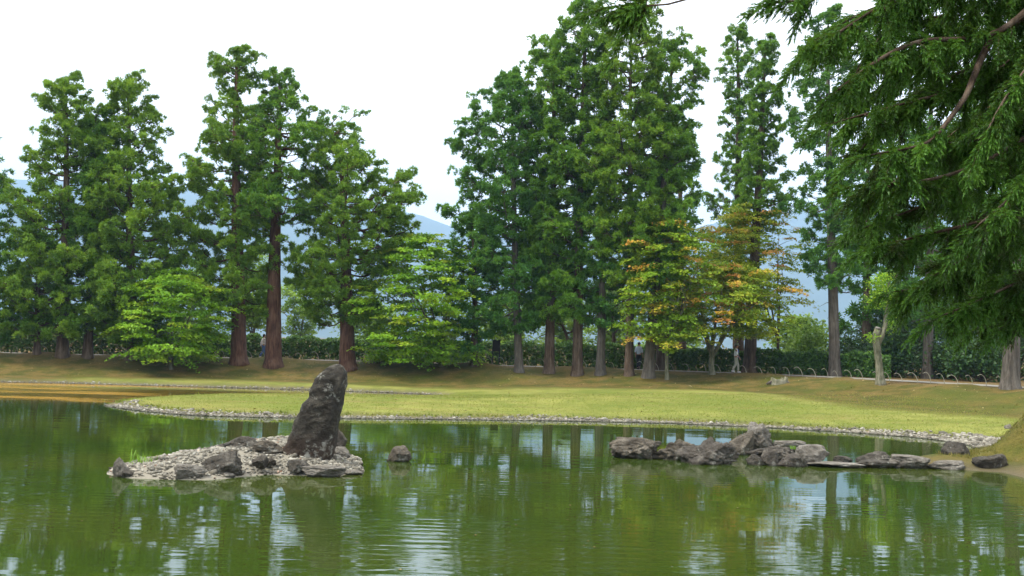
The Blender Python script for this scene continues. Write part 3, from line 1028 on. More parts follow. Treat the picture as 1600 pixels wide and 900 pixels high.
def cedar(base, top, prof, trunk_r, label, name="cedar_tree", mat='cedar', bark='bark', seed=1, crown_y=None, dens=1.0, lo=False,
          tuft=0.305, group=None, sparse_top=0.0, arms=(), dead_top=0.0, bend=0.0, droop=0.30, lead2=None, foot=None, dead=0):
    """base/top in pixels; prof = [(pixel row, left radius px, right radius px)] of the crown"""
    rng = np.random.default_rng(seed)
    if lo:
        tuft = max(tuft, 0.29)
    B = foot if foot is not None else hit(*base)
    D = B[1]
    Tp = at_depth(top[0], top[1], D)
    px2m = D / FPX
    Hgt = Tp[2] - B[2]
    root = empty(name, B, label, "cedar", group)

    def trunk_at(t):
        t = np.asarray(t, dtype=float)[..., None]
        p = B + (Tp - B) * t
        wv_ = np.concatenate([np.sin(t * 5 + seed) - math.sin(seed), np.cos(t * 4.1 + seed * 1.7) - math.cos(seed * 1.7), 0 * t], -1)
        return p + wv_ * (0.05 + bend) * (1 - np.abs(2 * t - 1) ** 3)
    ts = np.concatenate([[-0.02, 0.0, 0.012, 0.03, 0.06], np.linspace(0.1, 1, 22)])
    rt = trunk_r * px2m
    rs = rt * (0.06 + 0.94 * (1 - np.clip(ts, 0, 1)) ** 0.75) * (1 + 0.35 * np.exp(-np.clip(ts, 0, 1) * Hgt / 0.35))
    V, F = tube(trunk_at(ts), rs, 14, True, 0.06, rng)
    tk = obj("trunk", np_mesh("trunk", V - B, F, None, True), MAT[bark], root)
    if dead_top:
        tt = np.linspace(1 - dead_top, 1.0, 8)
        V, F = tube(trunk_at(tt), np.maximum(rt * (0.06 + 0.94 * (1 - tt) ** 0.75) * 1.12, 0.05), 9, True, 0.1, rng)
        tag(obj("dead_leader", np_mesh("dead_leader", V - B, F, None, True), MAT['bark_dead'], root), "bleached bare top of the trunk")
    rows = sorted(prof)
    ry = np.array([p[0] for p in rows], float)
    rl = np.array([p[1] for p in rows], float) * px2m
    rr_ = np.array([p[2] for p in rows], float) * px2m
    y_hi, y_lo = top[1], crown_y if crown_y else ry[-1]
    br, fo = Acc(), []

    def clump(cc, d, tone, n):
        """a pompon of foliage: a few tufts round a centre, all pointing outwards and up"""
        for w_ in range(n):
            o_ = rng.standard_normal(3) * np.array([1, 1, 0.55])
            o_ = o_ / (np.linalg.norm(o_) + 1e-6)
            fo.append((cc + o_ * tuft * rng.uniform(0.25, 0.75), o_ * 0.7 + d * 0.25 + np.array([0, 0, 0.6]), tuft * rng.uniform(0.7, 1.1), tone + rng.normal(0, 0.05)))
    # number of branches by crown area
    area = np.trapz(np.interp(np.linspace(y_hi, y_lo, 40), ry, rl + rr_), np.linspace(0, (y_lo - y_hi) * px2m, 40))
    nb = int((12 + area * (0.7 if lo else 1.2)) * dens)
    specs = []
    for i in range(nb):
        u = ((i + rng.uniform(0.1, 0.9)) / nb)
        y = y_hi + (y_lo - y_hi) * u ** 0.86
        az = i * 2.39996 + rng.normal(0, 0.35)
        c_ = math.cos(az)
        R = np.interp(y, ry, rl) if c_ < 0 else np.interp(y, ry, rr_)
        Rm = (np.interp(y, ry, rl) + np.interp(y, ry, rr_)) / 2
        R = R * abs(c_) + min(Rm, R * 1.2 + 0.5) * (1 - abs(c_))
        L = max(0.35, R * rng.uniform(0.66, 1.12))
        if rng.random() < sparse_top * (1 - u):
            continue
        specs.append((y, az, L, u, None))
    for (y, dirx, Lpx, rise) in arms:
        specs.append((y, 0.25 if dirx > 0 else math.pi - 0.25, Lpx * px2m, 0.5, rise))
    for (y, az, L, u, rise) in specs:
        t = np.clip((base[1] - y) / (base[1] - top[1]), 0, 0.995) if foot is None else np.clip(((at_depth(top[0], y, D)[2]) - B[2]) / Hgt, 0, 0.995)
        P0 = trunk_at(t)
        hd = np.array([math.cos(az), math.sin(az), 0])
        e0 = (0.62 - 0.75 * u + rng.normal(0, 0.12)) if rise is None else rise
        n = 6
        s = np.linspace(0, 1, n + 1)
        zc = L * (e0 * s - droop * np.sin(s * math.pi) * (0.35 + 0.65 * u) * 0.7 + 0.16 * s ** 3)
        # keep the branch tip at its own row: shift start down a little
        side = np.array([-hd[1], hd[0], 0]) * rng.normal(0, 0.10) * L
        pts = P0 + hd * (L * s)[:, None] + side * (s ** 2)[:, None] + np.array([0, 0, 1.0]) * zc[:, None]
        br_r = max(0.016, min(0.11, 0.020 * L + 0.01)) * (1 - 0.8 * s)
        V, F = tube(pts, br_r, 4, False)
        br.add(V, F)
        nsub = int(3 + L * 2.0)
        for q in range(nsub):
            sq = rng.uniform(0.28 if L > 1.2 else 0.1, 1.0)
            k0 = min(n - 1, int(sq * n))
            p0 = pts[k0] + (pts[k0 + 1] - pts[k0]) * (sq * n - k0)
            sg = 1 if q % 2 else -1
            az2 = az + sg * rng.uniform(0.35, 1.15)
            l2 = min(1.5, L * 0.42) * rng.uniform(0.6, 1.1) * (1.15 - 0.5 * sq) + 0.2
            d2 = np.array([math.cos(az2), math.sin(az2), rng.normal(0.12, 0.22)])
            p1 = p0 + d2 * l2 * 0.55 + np.array([0, 0, -0.04 * l2])
            p2 = p0 + d2 * l2 + np.array([0, 0, 0.10 * l2])
            V, F = tube(np.array([p0, p2]), np.array([0.018, 0.007]) * (0.6 + 0.25 * L), 3, False)
            br.add(V, F)
            nc = max(1, int(round(l2 / 0.62)))
            for w_ in range(nc):
                f_ = 1.0 - 0.55 * w_ / max(1, nc)
                cc = p0 + (p2 - p0) * f_ + rng.normal(0, 0.06, 3)
                tone = rng.beta(2.2, 2.4) * 0.62
                clump(cc, d2, tone, rng.integers(3, 7) if not lo else rng.integers(3, 5))
        for f_ in (0.22, 0.5, 0.86, 1.0):
            if f_ < 0.6 and rng.random() < 0.35:
                continue
            k0 = min(n - 1, int(f_ * n))
            clump(pts[k0] + (pts[k0 + 1] - pts[k0]) * (f_ * n - k0), hd, rng.beta(2.2, 2.2) * 0.66, 4)
    # leader
    if not dead_top:
        for t in np.linspace(0.90, 1.0, 10):
            fo.append((trunk_at(t) + rng.normal(0, 0.10, 3), np.array([0, 0, 1.0]) + rng.normal(0, 0.5, 3), tuft * rng.uniform(0.6, 0.95), rng.beta(2, 2) * 0.6))
    # bare dead sticks on the lower trunk
    for i in range(dead):
        y = rng.uniform(y_lo - 0.25 * (y_lo - y_hi), y_lo + 0.35 * (base[1] - y_lo))
        t = np.clip((base[1] - y) / (base[1] - top[1]), 0.02, 0.99)
        az = rng.uniform(0, 6.28)
        L = rng.uniform(0.5, 1.6)
        hd = np.array([math.cos(az), math.sin(az), rng.normal(-0.1, 0.15)])
        P0 = trunk_at(t)
        V, F = tube(np.array([P0, P0 + hd * L * 0.5, P0 + hd * L + np.array([0, 0, -0.15 * L])]), [0.028, 0.018, 0.006], 4, False)
        br.add(V, F)
    P = np.array([f[0] for f in fo])
    Dv = np.array([f[1] for f in fo])
    Sz = np.array([f[2] for f in fo])
    Tn = np.array([f[3] for f in fo])
    acc = Acc()
    tpl = TUFTS_LO if lo else TUFTS
    which = rng.integers(0, len(tpl), len(P))
    for qi, (TV, TF, Tt) in enumerate(tpl):
        i = which == qi
        if i.any():
            acc.add(*scatter(TV, TF, Tt, P[i], Dv[i], Sz[i], Tn[i], rng))
    tag(obj("branches", br.mesh("branches", B, True), MAT[bark], root), kind="stuff")
    obj("crown", acc.mesh("crown", B), MAT[mat], root)
    return root, B


G_L = "cedars of the shady row behind the channel"
G_C = "cedars of the tall central grove"
TREES = []
# the shady row on the left
cedar((-45, 556), (-30, 218), [(225, 14, 14), (280, 40, 40), (360, 55, 55), (450, 60, 60), (520, 60, 60)], 9, "cedar cut off by the left picture edge", seed=3, group=G_L, lo=True, mat='cedar_b')
cedar((58, 552), (62, 300), [(310, 10, 10), (380, 38, 38), (450, 48, 48), (515, 45, 45)], 5, "slender cedar behind, lowest top of the shady row", seed=4, group=G_L, lo=True, bark='bark')
cedar((97, 557), (103, 122), [(128, 14, 16), (150, 18, 18), (175, 42, 40), (220, 52, 44), (280, 70, 55), (340, 82, 60), (420, 95, 60), (480, 95, 55), (515, 70, 45)], 9, "cedar with a thin spire top at the left end", seed=5, group=G_L, mat='cedar_y', sparse_top=0.35)
cedar((137, 559), (150, 178), [(184, 10, 10), (230, 26, 24), (300, 40, 36), (400, 55, 50), (480, 55, 50), (520, 40, 40)], 7, "narrow darker cedar squeezed between the spired and the round-topped one", seed=6, group=G_L, mat='cedar')
cedar((208, 562), (202, 128), [(132, 16, 18), (150, 28, 30), (180, 34, 38), (215, 36, 44), (260, 48, 54), (320, 60, 78), (370, 65, 100), (430, 70, 95), (490, 70, 80), (525, 50, 60)], 9, "round-topped cedar standing behind the small green maple", seed=8, group=G_L, mat='cedar_y')
# red-trunked trio
cedar((373, 568), (370, 78), [(86, 10, 12), (110, 36, 30), (150, 40, 36), (200, 46, 38), (235, 88, 40), (270, 78, 45), (310, 80, 50), (350, 80, 55), (410, 78, 55), (485, 62, 48)], 12, "tallest of three red-trunked cedars, crown down to the maple", bark='bark_red', seed=14, mat='cedar_y', sparse_top=0.2, dead=4)
cedar((426, 573), (437, 116), [(120, 14, 16), (140, 28, 32), (155, 16, 20), (185, 30, 52), (215, 52, 78), (250, 58, 70), (290, 66, 85), (330, 66, 85), (350, 50, 60)], 13, "red-trunked cedar with bleached top and long bare trunk", bark='bark_red', seed=22, mat='cedar', crown_y=352, arms=[(232, 1, 118, 0.34), (212, 1, 90, 0.2), (150, -1, 36, 0.4)], dead_top=0.17, tuft=0.28, dead=12, dens=0.9)
cedar((543, 577), (533, 224), [(230, 24, 26), (262, 42, 46), (300, 48, 78), (340, 52, 105), (375, 56, 118), (410, 75, 74), (450, 88, 52), (500, 48, 42)], 12.5, "spreading red-trunked cedar beside the leaning stone's top", bark='bark_red', seed=31, mat='cedar_y', arms=[(345, 1, 118, -0.15), (440, -1, 92, 0.02)], dead=5)
# sapling behind the second maple
cedar((742, 571), (738, 326), [(332, 8, 8), (370, 32, 30), (420, 44, 44), (480, 46, 46), (540, 36, 36)], 6, "dark small cedar between green maple and the central grove", seed=37, mat='cedar_b', lo=True)
# central grove
cedar((811, 581), (797, 112), [(118, 10, 12), (150, 30, 30), (200, 50, 44), (225, 88, 40), (250, 72, 44), (285, 94, 48), (330, 80, 50), (365, 100, 50), (420, 72, 50), (470, 66, 46), (515, 40, 36)], 7, "outermost cedar of the grove, long arms reaching over the maple", seed=41, mat='cedar_b', group=G_C, bark='bark_grey', arms=[(248, -1, 92, 0.2), (352, -1, 100, 0.1)], dead=4)
cedar((858, 583), (866, 58), [(64, 12, 14), (100, 40, 36), (150, 58, 46), (220, 64, 52), (320, 60, 56), (420, 55, 50), (500, 42, 40)], 8, "second cedar of the grove with a two-toned trunk", seed=43, mat='cedar', group=G_C, bark='bark', dead=4)
cedar((902, 586), (915, -14), [(-6, 12, 14), (40, 30, 30), (90, 46, 44), (170, 58, 54), (280, 60, 60), (380, 58, 52), (490, 46, 44)], 8.5, "tallest cedar of the grove, top reaching out of the picture", seed=47, mat='cedar', group=G_C, bark='bark', dead=4)
cedar((938, 586), (946, 210), [(220, 10, 10), (280, 34, 34), (360, 40, 40), (440, 40, 40), (515, 34, 34)], 7, "shorter cedar with fluted grey trunk between taller ones", seed=51, mat='cedar_b', group=G_C, bark='bark_grey', dead=5, lo=True)
cedar((983, 587), (988, 18), [(24, 18, 22), (60, 40, 62), (100, 52, 76), (170, 60, 72), (240, 70, 76), (310, 66, 70), (420, 46, 44)], 7, "cedar with grey trunk bare in mid-crown, maple at its foot", seed=57, mat='cedar_y', group=G_C, bark='bark', crown_y=440, dead=8, tuft=0.28)
cedar((1013, 590), (1052, 66), [(72, 14, 18), (110, 34, 46), (160, 44, 48), (230, 48, 48), (310, 50, 46), (440, 46, 42)], 9, "stout grey cedar trunk at the grove's right, crown behind the maple", seed=61, mat='cedar', group=G_C, bark='bark_grey', crown_y=450, dead=4)
cedar((1032, 579), (1030, 150), [(160, 10, 10), (240, 30, 30), (340, 36, 36), (430, 30, 30)], 7, "thin cedar standing back behind the stout grey trunk", seed=67, mat='cedar_b', group=G_C, lo=True, crown_y=440)
cedar((1066, 577), (1064, 190), [(200, 10, 10), (280, 30, 30), (400, 36, 36), (470, 30, 30)], 7.5, "dark-trunked cedar hidden behind the turning maple", seed=71, mat='cedar_b', group=G_C, lo=True)
# slim pair
cedar((1154, 578), (1152, 40), [(46, 8, 8), (70, 18, 18), (110, 22, 20), (135, 38, 24), (170, 24, 22), (230, 32, 24), (290, 42, 26), (340, 46, 26), (420, 40, 30), (470, 30, 30)], 9, "slim tall cedar, left of the pair behind the orange maple", seed=73, mat='cedar', tuft=0.265, dead=6, dens=1.3)
H2P = at_depth(1171, 582, 70.2)
cedar((1171, 581), (1196, 58), [(66, 8, 8), (90, 16, 18), (130, 20, 22), (165, 18, 32), (220, 18, 32), (280, 24, 42), (330, 28, 48), (420, 34, 40), (480, 28, 28)], 10, "slim tall cedar on a thick dark trunk beside the walking man", seed=79, mat='cedar', bark='bark', tuft=0.28, dead=6, dens=1.3, crown_y=345, foot=np.array([H2P[0], H2P[1], PATH_Z]))
# right side
cedar((1304, 588), (1294, 12), [(24, 12, 12), (90, 50, 40), (130, 62, 50), (180, 60, 56), (215, 72, 60), (260, 40, 56), (300, 56, 60), (345, 62, 50), (385, 34, 50), (430, 40, 60)], 9, "tall sparse cedar with straight grey-brown trunk beside the path", seed=83, mat='cedar_b', bark='bark_grey', dens=0.72, crown_y=450, dead=6)
cedar((1449, 592), (1458, 40), [(60, 20, 20), (160, 60, 60), (300, 70, 70), (400, 60, 60), (500, 50, 50)], 8, "grey cedar trunk behind the small white notice", seed=89, mat='cedar_b', bark='bark_grey', lo=True, dens=0.8)
cedar((1578, 607), (1600, 30), [(50, 20, 20), (160, 60, 60), (300, 80, 80), (400, 90, 90), (500, 70, 60)], 14, "massive flared grey cedar trunk at the right edge", seed=97, mat='cedar_b', bark='bark_grey', lo=True, dens=0.7)
G_D = "dark cedars behind the path"
for i, (bx_, ty, R_, lab) in enumerate([(1352, 210, 52, "dark cedar left of the pruned tree, foliage to the ground"), (1402, 170, 58, "dark cedar just right of the pruned tree's top"),
                                        (1512, 150, 62, "dark cedar between grey trunk and massive trunk"), (1650, 140, 70, "dark cedar past the right picture edge")]):
    P0 = at_depth(bx_, 575, 76 + 4 * (i % 2))
    cedar((bx_, 575), (bx_ + 6, ty), [(ty + 10, 8, 8), (ty + 90, R_ * 0.6, R_ * 0.6), (ty + 220, R_, R_), (520, R_ * 1.05, R_ * 1.05), (560, R_ * 0.8, R_ * 0.8)], 8, lab, seed=120 + i, mat='cedar_b', lo=True, tuft=0.42, dens=0.55,
          group=G_D, foot=np.array([P0[0], P0[1], PATH_Z]), droop=0.5)


# ------------------------------------------------------------------ broadleaf trees
def limbs(acc, base, crown_c, crown_r, rng, n=6, r0=0.12, fork=0.3):
    """trunk that forks low, limbs arching into the crown; returns limb polylines"""
    out_ = []
    fz = base + np.array([rng.normal(0, .05), rng.normal(0, .05), fork])
    V, F = tube(np.array([base + [0, 0, -0.15], base, base + (fz - base) * 0.5 + rng.normal(0, .03, 3), fz]), [r0 * 1.5, r0 * 1.25, r0, r0 * 0.95], 10, False, 0.08, rng)
    acc.add(V, F)
    for i in range(n):
        az = i * 2 * math.pi / n + rng.normal(0, .25)
        el = rng.uniform(-0.1, 0.95)
        tgt = crown_c + np.array([math.cos(az) * math.cos(el), math.sin(az) * math.cos(el), math.sin(el)]) * crown_r * rng.uniform(0.7, 0.92)
        s = np.linspace(0, 1, 8)[:, None]
        ctl = fz + (tgt - fz) * 0.45 + np.array([0, 0, 0.28 * np.linalg.norm(tgt - fz)]) * rng.uniform(0.5, 1.2) + rng.normal(0, .12, 3)
        pts = (1 - s) ** 2 * fz + 2 * s * (1 - s) * ctl + s ** 2 * tgt
        pts[1:-1] += rng.normal(0, 0.05, (6, 3))
        rr_ = r0 * 0.62 * (1 - 0.88 * s[:, 0])
        V, F = tube(pts, rr_, 7, False, 0.05, rng)
        acc.add(V, F)
        out_.append(pts)
        for k in range(3):
            a = pts[rng.integers(3, 7)]
            d = rng.standard_normal(3) * np.array([1, 1, 0.4])
            d /= np.linalg.norm(d)
            b = a + d * crown_r.mean() * 0.4
            V, F = tube(np.array([a, (a + b) / 2 + [0, 0, 0.06], b]), [r0 * 0.2, r0 * 0.12, r0 * 0.04], 5, False)
            acc.add(V, F)
    return out_


def maple(base_px, box, label, mat, seed, npads=90, per=170, leaf=0.14, depth_r=None, foot=None, trunk_r=0.13, fork=0.7, name="maple_tree", bark='bark_maple', pad_r=0.75, lean_tint=0.0, shell=0.45, nlimbs=7, cat="maple", group=None, flat=0.16, skirt=0.35, turning=0.0):
    rng = np.random.default_rng(seed)
    B = foot if foot is not None else hit(*base_px)
    D = B[1]
    x0, x1, y0, y1 = box
    c = at_depth((x0 + x1) / 2, (y0 + y1) / 2, D)
    rx = (x1 - x0) / 2 * D / FPX
    rz_ = (y1 - y0) / 2 * D / FPX
    ry_ = depth_r or rx * 0.85
    R = np.array([rx, ry_, rz_])
    root = empty(name, B, label, cat, group)
    wood = Acc()
    # limbs aim at the mid-crown
    limbs(wood, B, c, R * 0.92, rng, nlimbs, trunk_r, min(fork, max(0.3, (c[2] - B[2]) * 0.7)))
    obj("trunk", wood.mesh("trunk", B, True), MAT[bark], root)
    Ps, Ds, Ss, Ts = [], [], [], []
    for i in range(npads):
        zf = -skirt + (1 + skirt) * (i + rng.random()) / npads if rng.random() < 0.97 else rng.uniform(-0.9, 0)
        zf = max(-0.95, min(0.98, zf))
        az = i * 2.39996 + rng.normal(0, .3)
        rho = rng.uniform(shell, 1.03) if rng.random() < 0.8 else rng.uniform(0.1, 0.6)
        prof = max(0.12, 1 - abs(zf) ** 2.6) ** 0.62 if zf > 0 else 1 - 0.25 * abs(zf)
        prof *= 1 + 0.13 * math.sin(3 * az + seed) + 0.13 * math.sin(5 * az + 2 * seed + 4 * zf)
        zf = zf * (1 + 0.10 * math.sin(4 * az + seed * 3)) if zf > 0.3 else zf
        pr = pad_r * rng.uniform(0.65, 1.25)
        ctr = c + np.array([math.cos(az) * rx * prof * rho, math.sin(az) * ry_ * prof * rho, zf * rz_ * (1.0 if rho > 0.4 else 0.9)])
        ctr[:2] += (c[:2] - ctr[:2]) * (0.45 * pr / max(R[0], 0.5)) * 0.6
        outd = np.array([math.cos(az), math.sin(az), 0])
        n = int(per * (pr / pad_r) ** 1.6)
        rho_l = np.sqrt(rng.random(n))
        th = rng.uniform(0, 2 * np.pi, n)
        ell = rng.uniform(0.65, 1.0)
        # ragged fan edge
        edge = 1 + 0.25 * np.sin(th * rng.integers(3, 6) + rng.uniform(0, 6)) + 0.1 * np.sin(th * 9 + seed)
        lx = rho_l * np.cos(th) * edge * pr
        ly = rho_l * np.sin(th) * edge * pr * ell
        side = np.array([-outd[1], outd[0], 0])
        drop = -0.30 * np.clip(lx, -0.2, 9) ** 2 / pr - 0.1 * ly ** 2 / pr + 0.12 * lx * rng.normal(0, 1)
        pz = drop + rng.normal(0, flat * 0.45, n) * pr
        Ps.append(ctr + outd * lx[:, None] + side * ly[:, None] + np.array([0, 0, 1.0]) * pz[:, None])
        Ds.append(np.array([0, 0, 1.0]) + outd * 0.25 + rng.normal(0, 0.42, (n, 3)))
        Ss.append(leaf * rng.uniform(0.65, 1.25, n))
        tone = np.clip(rng.beta(2.0, 2.4) + lean_tint, 0, 1)
        if turning:
            tone = rng.uniform(0.8, 1.1) if rng.random() < turning * (0.6 + 0.8 * max(0, zf)) else 0.62 * tone
        Ts.append(0.75 * tone + 0.25 * rng.random(n) - 0.02)
    P, Dv, Sz, Tn = np.concatenate(Ps), np.concatenate(Ds), np.concatenate(Ss), np.concatenate(Ts)
    V, F, t = scatter(KITE_V, KITE_F, KITE_T, P, Dv, Sz, Tn, rng)
    obj("crown", np_mesh("crown", V - B, F, t), MAT[mat], root)
    return root


maple((268, 577), (160, 380, 426, 578), "rounded bright green maple overhanging the channel bank", 'maple_g', 301, 220, 125, 0.19, trunk_r=0.12, fork=0.5, skirt=0.8, pad_r=0.8, lean_tint=0.09)
maple((690, 572), (540, 776, 372, 588), "large bright green maple left of the central grove", 'maple_g', 302, 380, 125, 0.195, trunk_r=0.15, fork=0.8, skirt=0.8, pad_r=0.85, lean_tint=0.10)
maple((1113, 585), (1018, 1248, 412, 546), "low spreading maple turning orange, forked pale trunk beside the man", 'maple_o', 303, 230, 130, 0.17, trunk_r=0.17, fork=1.0, skirt=0.7, pad_r=0.85, lean_tint=0.12, turning=0.2)
maple((1042, 593), (958, 1124, 344, 566), "yellow-green maple touching the grove's right trunks", 'maple_y', 304, 220, 125, 0.18, trunk_r=0.11, fork=1.6, skirt=0.7, pad_r=0.85, lean_tint=0.12, turning=0.16)
M5P = at_depth(1213, 560, 70.3)
maple(None, (1066, 1268, 326, 515), "taller maple with orange-tipped top behind the walking man", 'maple_o', 305, 200, 125, 0.17, trunk_r=0.10, fork=2.2, skirt=0.6, pad_r=0.85, lean_tint=0.1, turning=0.26, bark='bark', foot=np.array([M5P[0], M5P[1], PATH_Z]), depth_r=3.2)

# pale trees beyond the hedge
G_P = "pale trees beyond the hedge"
for i, (bx_, x0, x1, y0, y1, dd, lab) in enumerate([
        (330, 255, 345, 430, 530, 100, "pale tree seen left of the tallest red trunk"),
        (395, 345, 440, 400, 530, 96, "pale yellow-green tree seen between the two tallest red trunks"),
        (470, 415, 520, 440, 535, 110, "pale green tree seen right of the long bare red trunk"),
        (580, 520, 630, 470, 540, 104, "low pale tree behind the spreading cedar's trunk"),
        (800, 740, 850, 470, 545, 98, "pale tree seen left of the grove's second trunk"),
        (890, 835, 925, 470, 545, 105, "pale tree seen between the grove's middle trunks"),
        (960, 910, 1005, 450, 550, 95, "pale tree with clear light behind the fluted grey trunk"),
        (1040, 990, 1100, 515, 560, 108, "low pale bush behind the turning maple"),
        (1250, 1195, 1300, 495, 575, 84, "fresh green tree left of the straight grey-brown trunk"),
        (1560, 1470, 1640, 380, 480, 92, "pale tree glimpsed through the overhanging branches")]):
    P0 = at_depth(bx_, 560, dd)
    maple(None, (x0, x1, y0, y1), lab, 'pale', 400 + i, 64, 90, 0.30, foot=np.array([P0[0], P0[1], PATH_Z]), trunk_r=0.12, fork=1.2, skirt=0.8, pad_r=0.8, name="broadleaf_tree", shell=0.3, nlimbs=5, cat="tree", group=G_P, flat=0.5, bark='bark')

# thin dark trees between the trunks
def thin_tree(px, label, seed, lean):
    rng = np.random.default_rng(seed)
    P0 = at_depth(px[0], px[1], 77)
    B = np.array([P0[0], P0[1], PATH_Z])
    root = empty("young_tree", B, label, "tree", "thin dark trees in the grove")
    T_ = at_depth(px[0] + lean, px[2], 77)
    acc = Acc()
    s = np.linspace(0, 1, 9)
    pts = B + (T_ - B) * s[:, None] + np.stack([0.25 * np.sin(s * 4), 0 * s, 0 * s], -1)
    acc.add(*tube(pts, 0.17 * (1 - 0.75 * s), 8, False, 0.05, rng))
    for k in (4, 5, 6, 7):
        d = np.array([rng.choice([-1, 1]) * rng.uniform(0.6, 1.2), rng.normal(0, .4), rng.uniform(0.3, 0.9)])
        acc.add(*tube(np.array([pts[k], pts[k] + d * 0.6 + [0, 0, -.1], pts[k] + d * 1.4]), [0.07, 0.045, 0.015], 6, False))
    obj("trunk", acc.mesh("trunk", B, True), MAT['bark'], root)
    n = 2600
    P = T_ + rng.normal(0, 1, (n, 3)) * np.array([1.0, 0.9, 0.8])
    V, F, t = scatter(KITE_V, KITE_F, KITE_T, P, np.array([0, 0, 1.0]) + rng.normal(0, .6, (n, 3)), 0.16 * rng.uniform(.7, 1.2, n), rng.random(n) * 0.6, rng)
    obj("crown", np_mesh("crown", V - B, F, t), MAT['hedge'], root)


thin_tree((893, 575, 470), "thin dark leaning tree between the grove's second and tallest trunks", 501, -28)
thin_tree((951, 575, 470), "thin dark branching tree right of the fluted grey trunk", 502, 6)


# ------------------------------------------------------------------ hedge and shrubs
def hedge(i0, i1, off, height, label, seed, name="hedge", n_per_m=1000):
    rng = np.random.default_rng(seed)
    q = PATH[i0:i1] - nrm2[i0:i1] * off
    seg = np.r_[0, np.cumsum(np.hypot(*np.diff(q, axis=0).T))]
    L = seg[-1]
    n = int(L * n_per_m)
    s = rng.uniform(0, L, n)
    x, y = np.interp(s, seg, q[:, 0]), np.interp(s, seg, q[:, 1])
    hfac = height * (1 + 0.06 * np.sin(s * 1.9) + 0.05 * np.sin(s * 4.7 + 1))
    zz_ = rng.beta(1.25, 1.05, n) * hfac
    yo = rng.uniform(-0.55, 0.55, n) * (1 - 0.25 * (zz_ / height) ** 3)
    c = np.array([q[len(q) // 2][0], q[len(q) // 2][1], PATH_Z])
    P = np.stack([x, y + yo, PATH_Z + zz_], -1)
    D = np.stack([rng.normal(0, .6, n), np.sign(yo) * 0.5 + rng.normal(0, .5, n), 0.5 + rng.normal(0, .5, n)], -1)
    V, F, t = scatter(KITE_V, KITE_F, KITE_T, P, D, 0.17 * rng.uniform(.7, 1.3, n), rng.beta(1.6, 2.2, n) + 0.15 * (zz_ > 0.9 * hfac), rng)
    root = empty(name, c, label, "hedge")
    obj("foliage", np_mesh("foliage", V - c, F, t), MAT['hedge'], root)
    st = Acc()
    for k in range(int(L / 0.45)):
        s0 = k * 0.45 + rng.uniform(-.1, .1)
        b = np.array([np.interp(s0, seg, q[:, 0]), np.interp(s0, seg, q[:, 1]), PATH_Z - 0.05])
        st.add(*tube(np.array([b, b + [rng.normal(0, .04), 0, 0.5], b + [rng.normal(0, .1), 0, height * 0.8]]), [0.03, 0.022, 0.01], 5, False))
    obj("stems", st.mesh("stems", c, True), MAT['bark'], root)


px_of = 800 + PATH[:, 0] / PATH[:, 1] * FPX
iA, iB = int(np.argmin(abs(px_of + 120))), int(np.argmin(abs(px_of - 300)))
iC, iD, iE = int(np.argmin(abs(px_of - 640))), int(np.argmin(abs(px_of - 1000))), int(np.argmin(abs(px_of - 1330)))
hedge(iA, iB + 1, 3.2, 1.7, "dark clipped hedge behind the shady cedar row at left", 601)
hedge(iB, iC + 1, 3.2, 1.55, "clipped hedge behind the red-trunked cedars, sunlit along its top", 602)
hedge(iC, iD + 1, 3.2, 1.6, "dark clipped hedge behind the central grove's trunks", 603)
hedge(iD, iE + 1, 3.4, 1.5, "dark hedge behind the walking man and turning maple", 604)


def shrub(px, depth, rx, rz_, label, seed, mat='shrub', n=3800, leaf=0.20):
    rng = np.random.default_rng(seed)
    P0 = at_depth(px, 570, depth)
    B = np.array([P0[0], P0[1], PATH_Z])
    root = empty("shrub", B, label, "shrub", "dark shrubs under the path-side trees")
    st = Acc()
    cl = []
    for k in range(16):
        az, el = rng.uniform(0, 6.28), rng.uniform(0.0, 1.2)
        t = B + np.array([math.cos(az) * math.cos(el) * rx, math.sin(az) * math.cos(el) * rx, 0.3 * rz_ + math.sin(el) * rz_ * 1.35]) * rng.uniform(0.55, 0.9)
        cl.append(t)
        st.add(*tube(np.array([B + [0, 0, -.05], B + (t - B) * 0.5 + rng.normal(0, .1, 3), t]), [0.05, 0.03, 0.01], 5, False))
    cl = np.array(cl)
    c = cl[rng.integers(0, len(cl), n)]
    P = c + rng.normal(0, 1, (n, 3)) * np.array([0.30 * rx, 0.30 * rx, 0.16 * rz_])
    P[:, 2] = np.maximum(P[:, 2], B[2] + 0.05)
    V, F, t = scatter(KITE_V, KITE_F, KITE_T, P, np.array([0, -.2, .8]) + rng.normal(0, .5, (n, 3)), leaf * rng.uniform(.7, 1.3, n), rng.beta(2, 2.3, n), rng)
    obj("stems", st.mesh("stems", B, True), MAT['bark'], root)
    obj("foliage", np_mesh("foliage", V - B, F, t), MAT[mat], root)


for i, a in enumerate([(1335, 72, 1.6, 2.2, "dark shrub right behind the straight grey-brown trunk"), (1392, 68, 1.7, 2.2, "rounded dark shrub behind the pruned tree"),
                       (1425, 74, 1.9, 3.2, "tall dark shrub left of the trunk with the notice"), (1490, 66, 1.6, 1.7, "dark shrub right of the trunk with the notice"),
                       (1535, 63, 1.6, 1.7, "dark shrub beside the massive flared trunk"), (1510, 73, 2.2, 3.6, "tall dark shrub in the gloom behind the notice"),
                       (1590, 70, 2.2, 3.6, "tall dark shrub behind the massive flared trunk"), (1365, 78, 2.0, 3.4, "tall dark shrub in the gloom behind the pruned tree"), (1455, 80, 2.2, 4.2, "tallest dark shrub at the back of the gloom"),
                       (1262, 74, 2.0, 2.3, "leafy bright shrub left of the straight grey-brown trunk")]):
    shrub(*a, seed=700 + i, mat='pale' if i == 9 else 'shrub')


